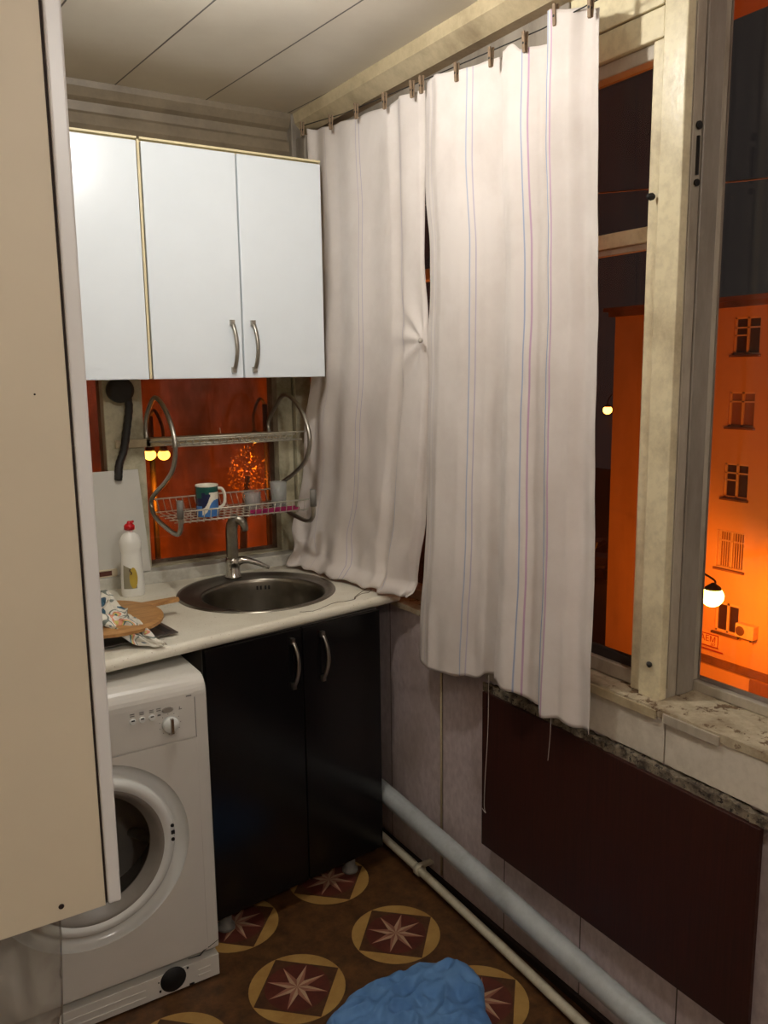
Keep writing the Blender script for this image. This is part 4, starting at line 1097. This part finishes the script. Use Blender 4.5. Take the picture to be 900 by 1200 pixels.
for (a, b, c, d, kind) in WIN:
    wf = MB(); t = .07; X0 = FXX + .10; X1 = FXX + .16
    wf.box(X0, X1, a, b, c, c + t).box(X0, X1, a, b, d - t, d).box(X0, X1, a, a + t, c, d).box(X0, X1, b - t, b, c, d)
    mid = (a + b) / 2; wf.box(X0, X1, mid - .05, mid + .05, c, d)
    zt_ = c + (d - c) * (.70 if kind != 'dk2' else .9); wf.box(X0, X1, a, b, zt_, zt_ + .06)
    if kind == 'dk': wf.box(X0, X1, mid, b, zt_ - .3, zt_ - .24)
    wn = build('window', wf, 'facade_trim', fb)
    build('pane', MB().box(X1, X1 + .03, a + .02, b - .02, c + .02, d - .02), 'brownpane' if kind in ('br', 'bars') else 'dkpane', wn)
    build('sill', MB().box(FXX - .12, FXX + .1, a - .08, b + .08, c - .10, c - .02), 'facade2', wn)
    if kind == 'bars':
        gb = MB()
        for k in range(13): y = a + (b - a) * k / 12; gb.box(FXX - .03, FXX - .01, y - .012, y + .012, c, d)
        gb.box(FXX - .03, FXX - .01, a, b, c + .02, c + .05).box(FXX - .03, FXX - .01, a, b, d - .05, d - .02)
        build('grille', gb, 'facade_trim', wn)
bg_ = MB()
for k in range(14): y = 18.0 + 2.0 * k / 13; bg_.box(FXX - .05, FXX - .02, y - .02, y + .02, -11.75, -11.1)
build('basement_vent', bg_.box(FXX - .04, FXX - .001, 17.95, 20.0, -11.6, -11.05), 'brownpane', fb)
# air conditioner
ac = empty('air_conditioner', (FXX - .2, 20.2, -9.3), 'white air conditioner unit mounted on the orange facade beside the lowest window', 'air conditioner')
build('casing', MB().box(FXX - .34, FXX - .001, 19.78, 20.62, -9.32, -8.74), 'facade_trim', ac, bevel=.03)
build('fan_grille', MB().lathe([(.20, 0), (.20, -.02), (.17, -.03), (.01, -.03)], (FXX - .342, 20.38, -9.03), 'x', 24), 'facade2', ac)
for y_ in (19.9, 20.46): build('bracket', MB().box(FXX - .32, FXX - .02, y_, y_ + .04, -9.40, -9.325), 'metal_dk', ac)
# sign
sg = empty('shop_sign', (FXX - .05, 22.3, -10.25), 'small red-lettered sign on the orange facade below the lowest window', 'sign')
build('sign_board', MB().box(FXX - .08, FXX - .121 + .12, 21.55, 23.3, -10.18, -9.62), 'signw', sg)
build('sign_border', MB().box(FXX - .085, FXX - .079, 21.55, 23.3, -9.66, -9.62).box(FXX - .085, FXX - .079, 21.55, 23.3, -10.18, -10.14).box(FXX - .085, FXX - .079, 21.55, 21.59, -10.18, -9.62).box(FXX - .085, FXX - .079, 21.3, 23.3, -10.34, -10.29), 'signred', sg)
def text(body, size, loc, parent, name):
    cu = bpy.data.curves.new(name, 'FONT'); cu.body = body; cu.size = size; cu.extrude = .004; cu.align_x = 'RIGHT'
    to = bpy.data.objects.new('tmp', cu); COL.objects.link(to)
    bpy.context.view_layer.update()
    me = bpy.data.meshes.new_from_object(to.evaluated_get(bpy.context.evaluated_depsgraph_get())); bpy.data.objects.remove(to)
    # face -x, reading direction +... seen from -x side, text runs towards -y
    for v in me.vertices: x, y, z = v.co; v.co = Vector((-z, -x, y)) + Vector(loc) - ORG[parent.name]
    me.materials.append(MT['signred']); o = bpy.data.objects.new(name, me); COL.objects.link(o); o.parent = parent
    return o
text('\u0410\u0415\u041c', .36, (FXX - .088, 21.66, -9.96), sg, 'lettering')
text('207', .17, (FXX - .088, 21.68, -10.12), sg, 'lettering')

# street lamps
def point(loc, W, col=(1, .20, .006), r=.12):
    l = bpy.data.lights.new('lamp_light', 'POINT'); l.energy = W; l.color = col; l.shadow_soft_size = r
    o = bpy.data.objects.new('lamp_light', l); COL.objects.link(o); o.location = loc; return o
def street_lamp(head, pole, label, W, r=.22, mat='sodium', heads=None, light_off=(0, 0, -.55)):
    e = empty('street_lamp', (pole[0], pole[1], GZ), label, 'street lamp')
    hs = heads or [head]
    topz = max(h[2] for h in hs) + .9
    build('pole', MB().tube([(pole[0], pole[1], GZ), (pole[0], pole[1], topz)], .07, 12), 'hose', e)
    for h in hs:
        hv = Vector(h); pv = Vector((pole[0], pole[1], topz))
        build('arm', MB().tube(catmull([pv, pv + (hv - pv) * .45 + Vector((0, 0, .55)), hv + Vector((0, 0, .65)), hv + Vector((0, 0, r + .02))], 8), .04, 8), 'metal_dk', e)
        build('hood', MB().lathe([(.06, r + .14), (r * .75, r * .8 + .05), (r * .8, r * .72)], h, 'z', 20), 'metal_dk', e)
        build('lamp_globe', MB().lathe([(r * math.sin(PI * (k + .15) / 10.3), r * math.cos(PI * (k + .15) / 10.3)) for k in range(11)], h, 'z', 20, sx=1.15), mat, e)
        o = point((h[0] + light_off[0], h[1] + light_off[1], h[2] + light_off[2] - r), W); o.parent = e; o.location = Vector(o.location) - Vector((pole[0], pole[1], GZ))
street_lamp((26.0, 19.07, -6.72), (25.2, 20.6), 'bright orange street lamp glowing in front of the apartment building', 1500, .38, light_off=(-.2, 0, -.1))
street_lamp((18, 7.5, -6.0), (18, 6.5), 'unseen street lamp added along the street to light the apartment facade', 3300, .22, 'sodium2')  # added out of view as broad light on the upper facade
street_lamp((45.0, 42.4, -1.25), (46.2, 42.9), 'small distant street lamp seen through the dusty pane beside the curtain', 700, .30, 'sodium2')
street_lamp(None, (5.95, 20.4), 'twin-headed orange street lamp seen through the back window behind the dish rack', 150, .13, 'sodium3',
            heads=[(5.78, 20.0, -.28), (6.12, 20.0, -.30)])
street_lamp((12.5, 22.0, -7.0), (12.5, 21.2), 'unseen low street lamp added to light the far building behind the back window', 2000, .2, 'sodium2')  # added below the view to brighten the lower far facade

street_lamp((8.75, 20.6, -.10), (9.25, 21.0), 'orange street lamp glimpsed through leaves at the right side of the back window', 170, .10, 'sodium3', light_off=(0, -.1, -.3))
te = empty('street_tree', (8.2, 20.2, GZ), 'small street tree with lamp-lit leaves behind the right end of the dish rack', 'tree')
MT['leaf'] = M_plain('yellow_leaf', (190, 150, 70), .6, bstr=0); MT['bark'] = M_plain('dark_bark', (60, 48, 40), .9)
build('trunk', MB().tube(catmull([(8.2, 20.2, GZ), (8.25, 20.2, -7), (8.15, 20.2, -3), (8.35, 20.2, -1.0)], 5), [.16 - .006 * i for i in range(16)], 10), 'bark', te)
lf = MB(); rr_ = random.Random(4)
for k in range(260):
    while True:
        d = Vector((rr_.uniform(-1, 1), rr_.uniform(-1, 1), rr_.uniform(-1, 1)))
        if .3 < d.length < 1: break
    c = Vector((8.35, 20.2, -.95)) + Vector((d.x * .55, d.y * .5, d.z * .8)); a_ = Vector((rr_.uniform(-1, 1), rr_.uniform(-1, 1), rr_.uniform(-1, 1))).normalized() * .040; b_ = a_.orthogonal().normalized() * .025
    lf.add([c - a_, c + b_, c + a_, c - b_], [(0, 1, 2, 3)])
build('foliage', lf, 'leaf', te, fixn=False)['kind'] = 'stuff'
b2 = empty('far_building', (4, 30, GZ), 'reddish-brown lit building seen through the back window', 'building')
build('wall', MB().box(-14, 15.5, 27, 35, GZ, 7), 'facade2', b2)
for k, x in enumerate((-4.5, -1.2, 2.1, 12.9)):
    for z in (-8.2, -5.0, -1.8, 1.4):
        wn = build('window', MB().box(x, x + 1.3, 26.93, 26.999, z, z + 1.5), 'facade2', b2)
        build('pane', MB().box(x + .1, x + .6, 26.90, 26.929, z + .1, z + 1.4).box(x + .7, x + 1.2, 26.90, 26.929, z + .1, z + 1.4), 'dkpane', wn)
build('cornice', MB().box(-14.2, 15.7, 26.6, 35, 7, 7.4), 'facade', b2)

# parked cars in the street beyond the building end
def car(loc, rz, label, tail):
    e = empty('parked_car', loc, label, 'car', rz=rz)
    side = [(-2.15, .32), (-2.2, .75), (-2.1, .95), (-1.35, 1.02), (-.85, 1.42), (.65, 1.45), (1.2, 1.05), (2.05, .90), (2.2, .65), (2.2, .32)]
    build('body', MB().prism(side, 'y', -.85, .85), 'car', e, bevel=.05)
    for s in (-1, 1):
        build('side_window', MB().prism([(-1.2, 1.03), (-.8, 1.36), (.58, 1.38), (1.05, 1.03)], 'y', s * .852, s * .862), 'dkpane', e)
        for x in (-1.4, 1.35): build('wheel', MB().lathe([(.2, -.1), (.32, -.09), (.32, .09), (.2, .1)], (x, s * .80, .32), 'y', 20), 'blackmatt', e)
        build('tail_light', MB().box(-2.225, -2.18, s * .6 - .16, s * .6 + .16, .68, .84), tail, e)
    build('rear_window', MB().prism([(-1.36, 1.03), (-.87, 1.41), (-.88, 1.425), (-1.38, 1.04)], 'y', -.7, .7), 'dkpane', e)
car((46.0, 44.6, GZ), math.radians(25), 'dark car with red tail lights in the street beyond the curtain edge', 'tail')
car((42.5, 40.4, GZ), math.radians(30), 'second parked car nearer the apartment building corner', 'dkpane')

# ------------------------------------------------------------------ world and view
w = bpy.data.worlds.new('night'); SC.world = w; w.use_nodes = True
bgn = w.node_tree.nodes['Background']; bgn.inputs[0].default_value = (.0140, .0115, .0106, 1); bgn.inputs[1].default_value = 1.0
SC.view_settings.view_transform = 'Standard'; SC.view_settings.look = 'None'; SC.view_settings.exposure = .28; SC.view_settings.gamma = 1
SC.view_settings.use_curve_mapping = False
SC.cycles.use_denoising = True
SC.cycles.max_bounces = 8; SC.cycles.transparent_max_bounces = 16
SC.cycles.sample_clamp_indirect = 6
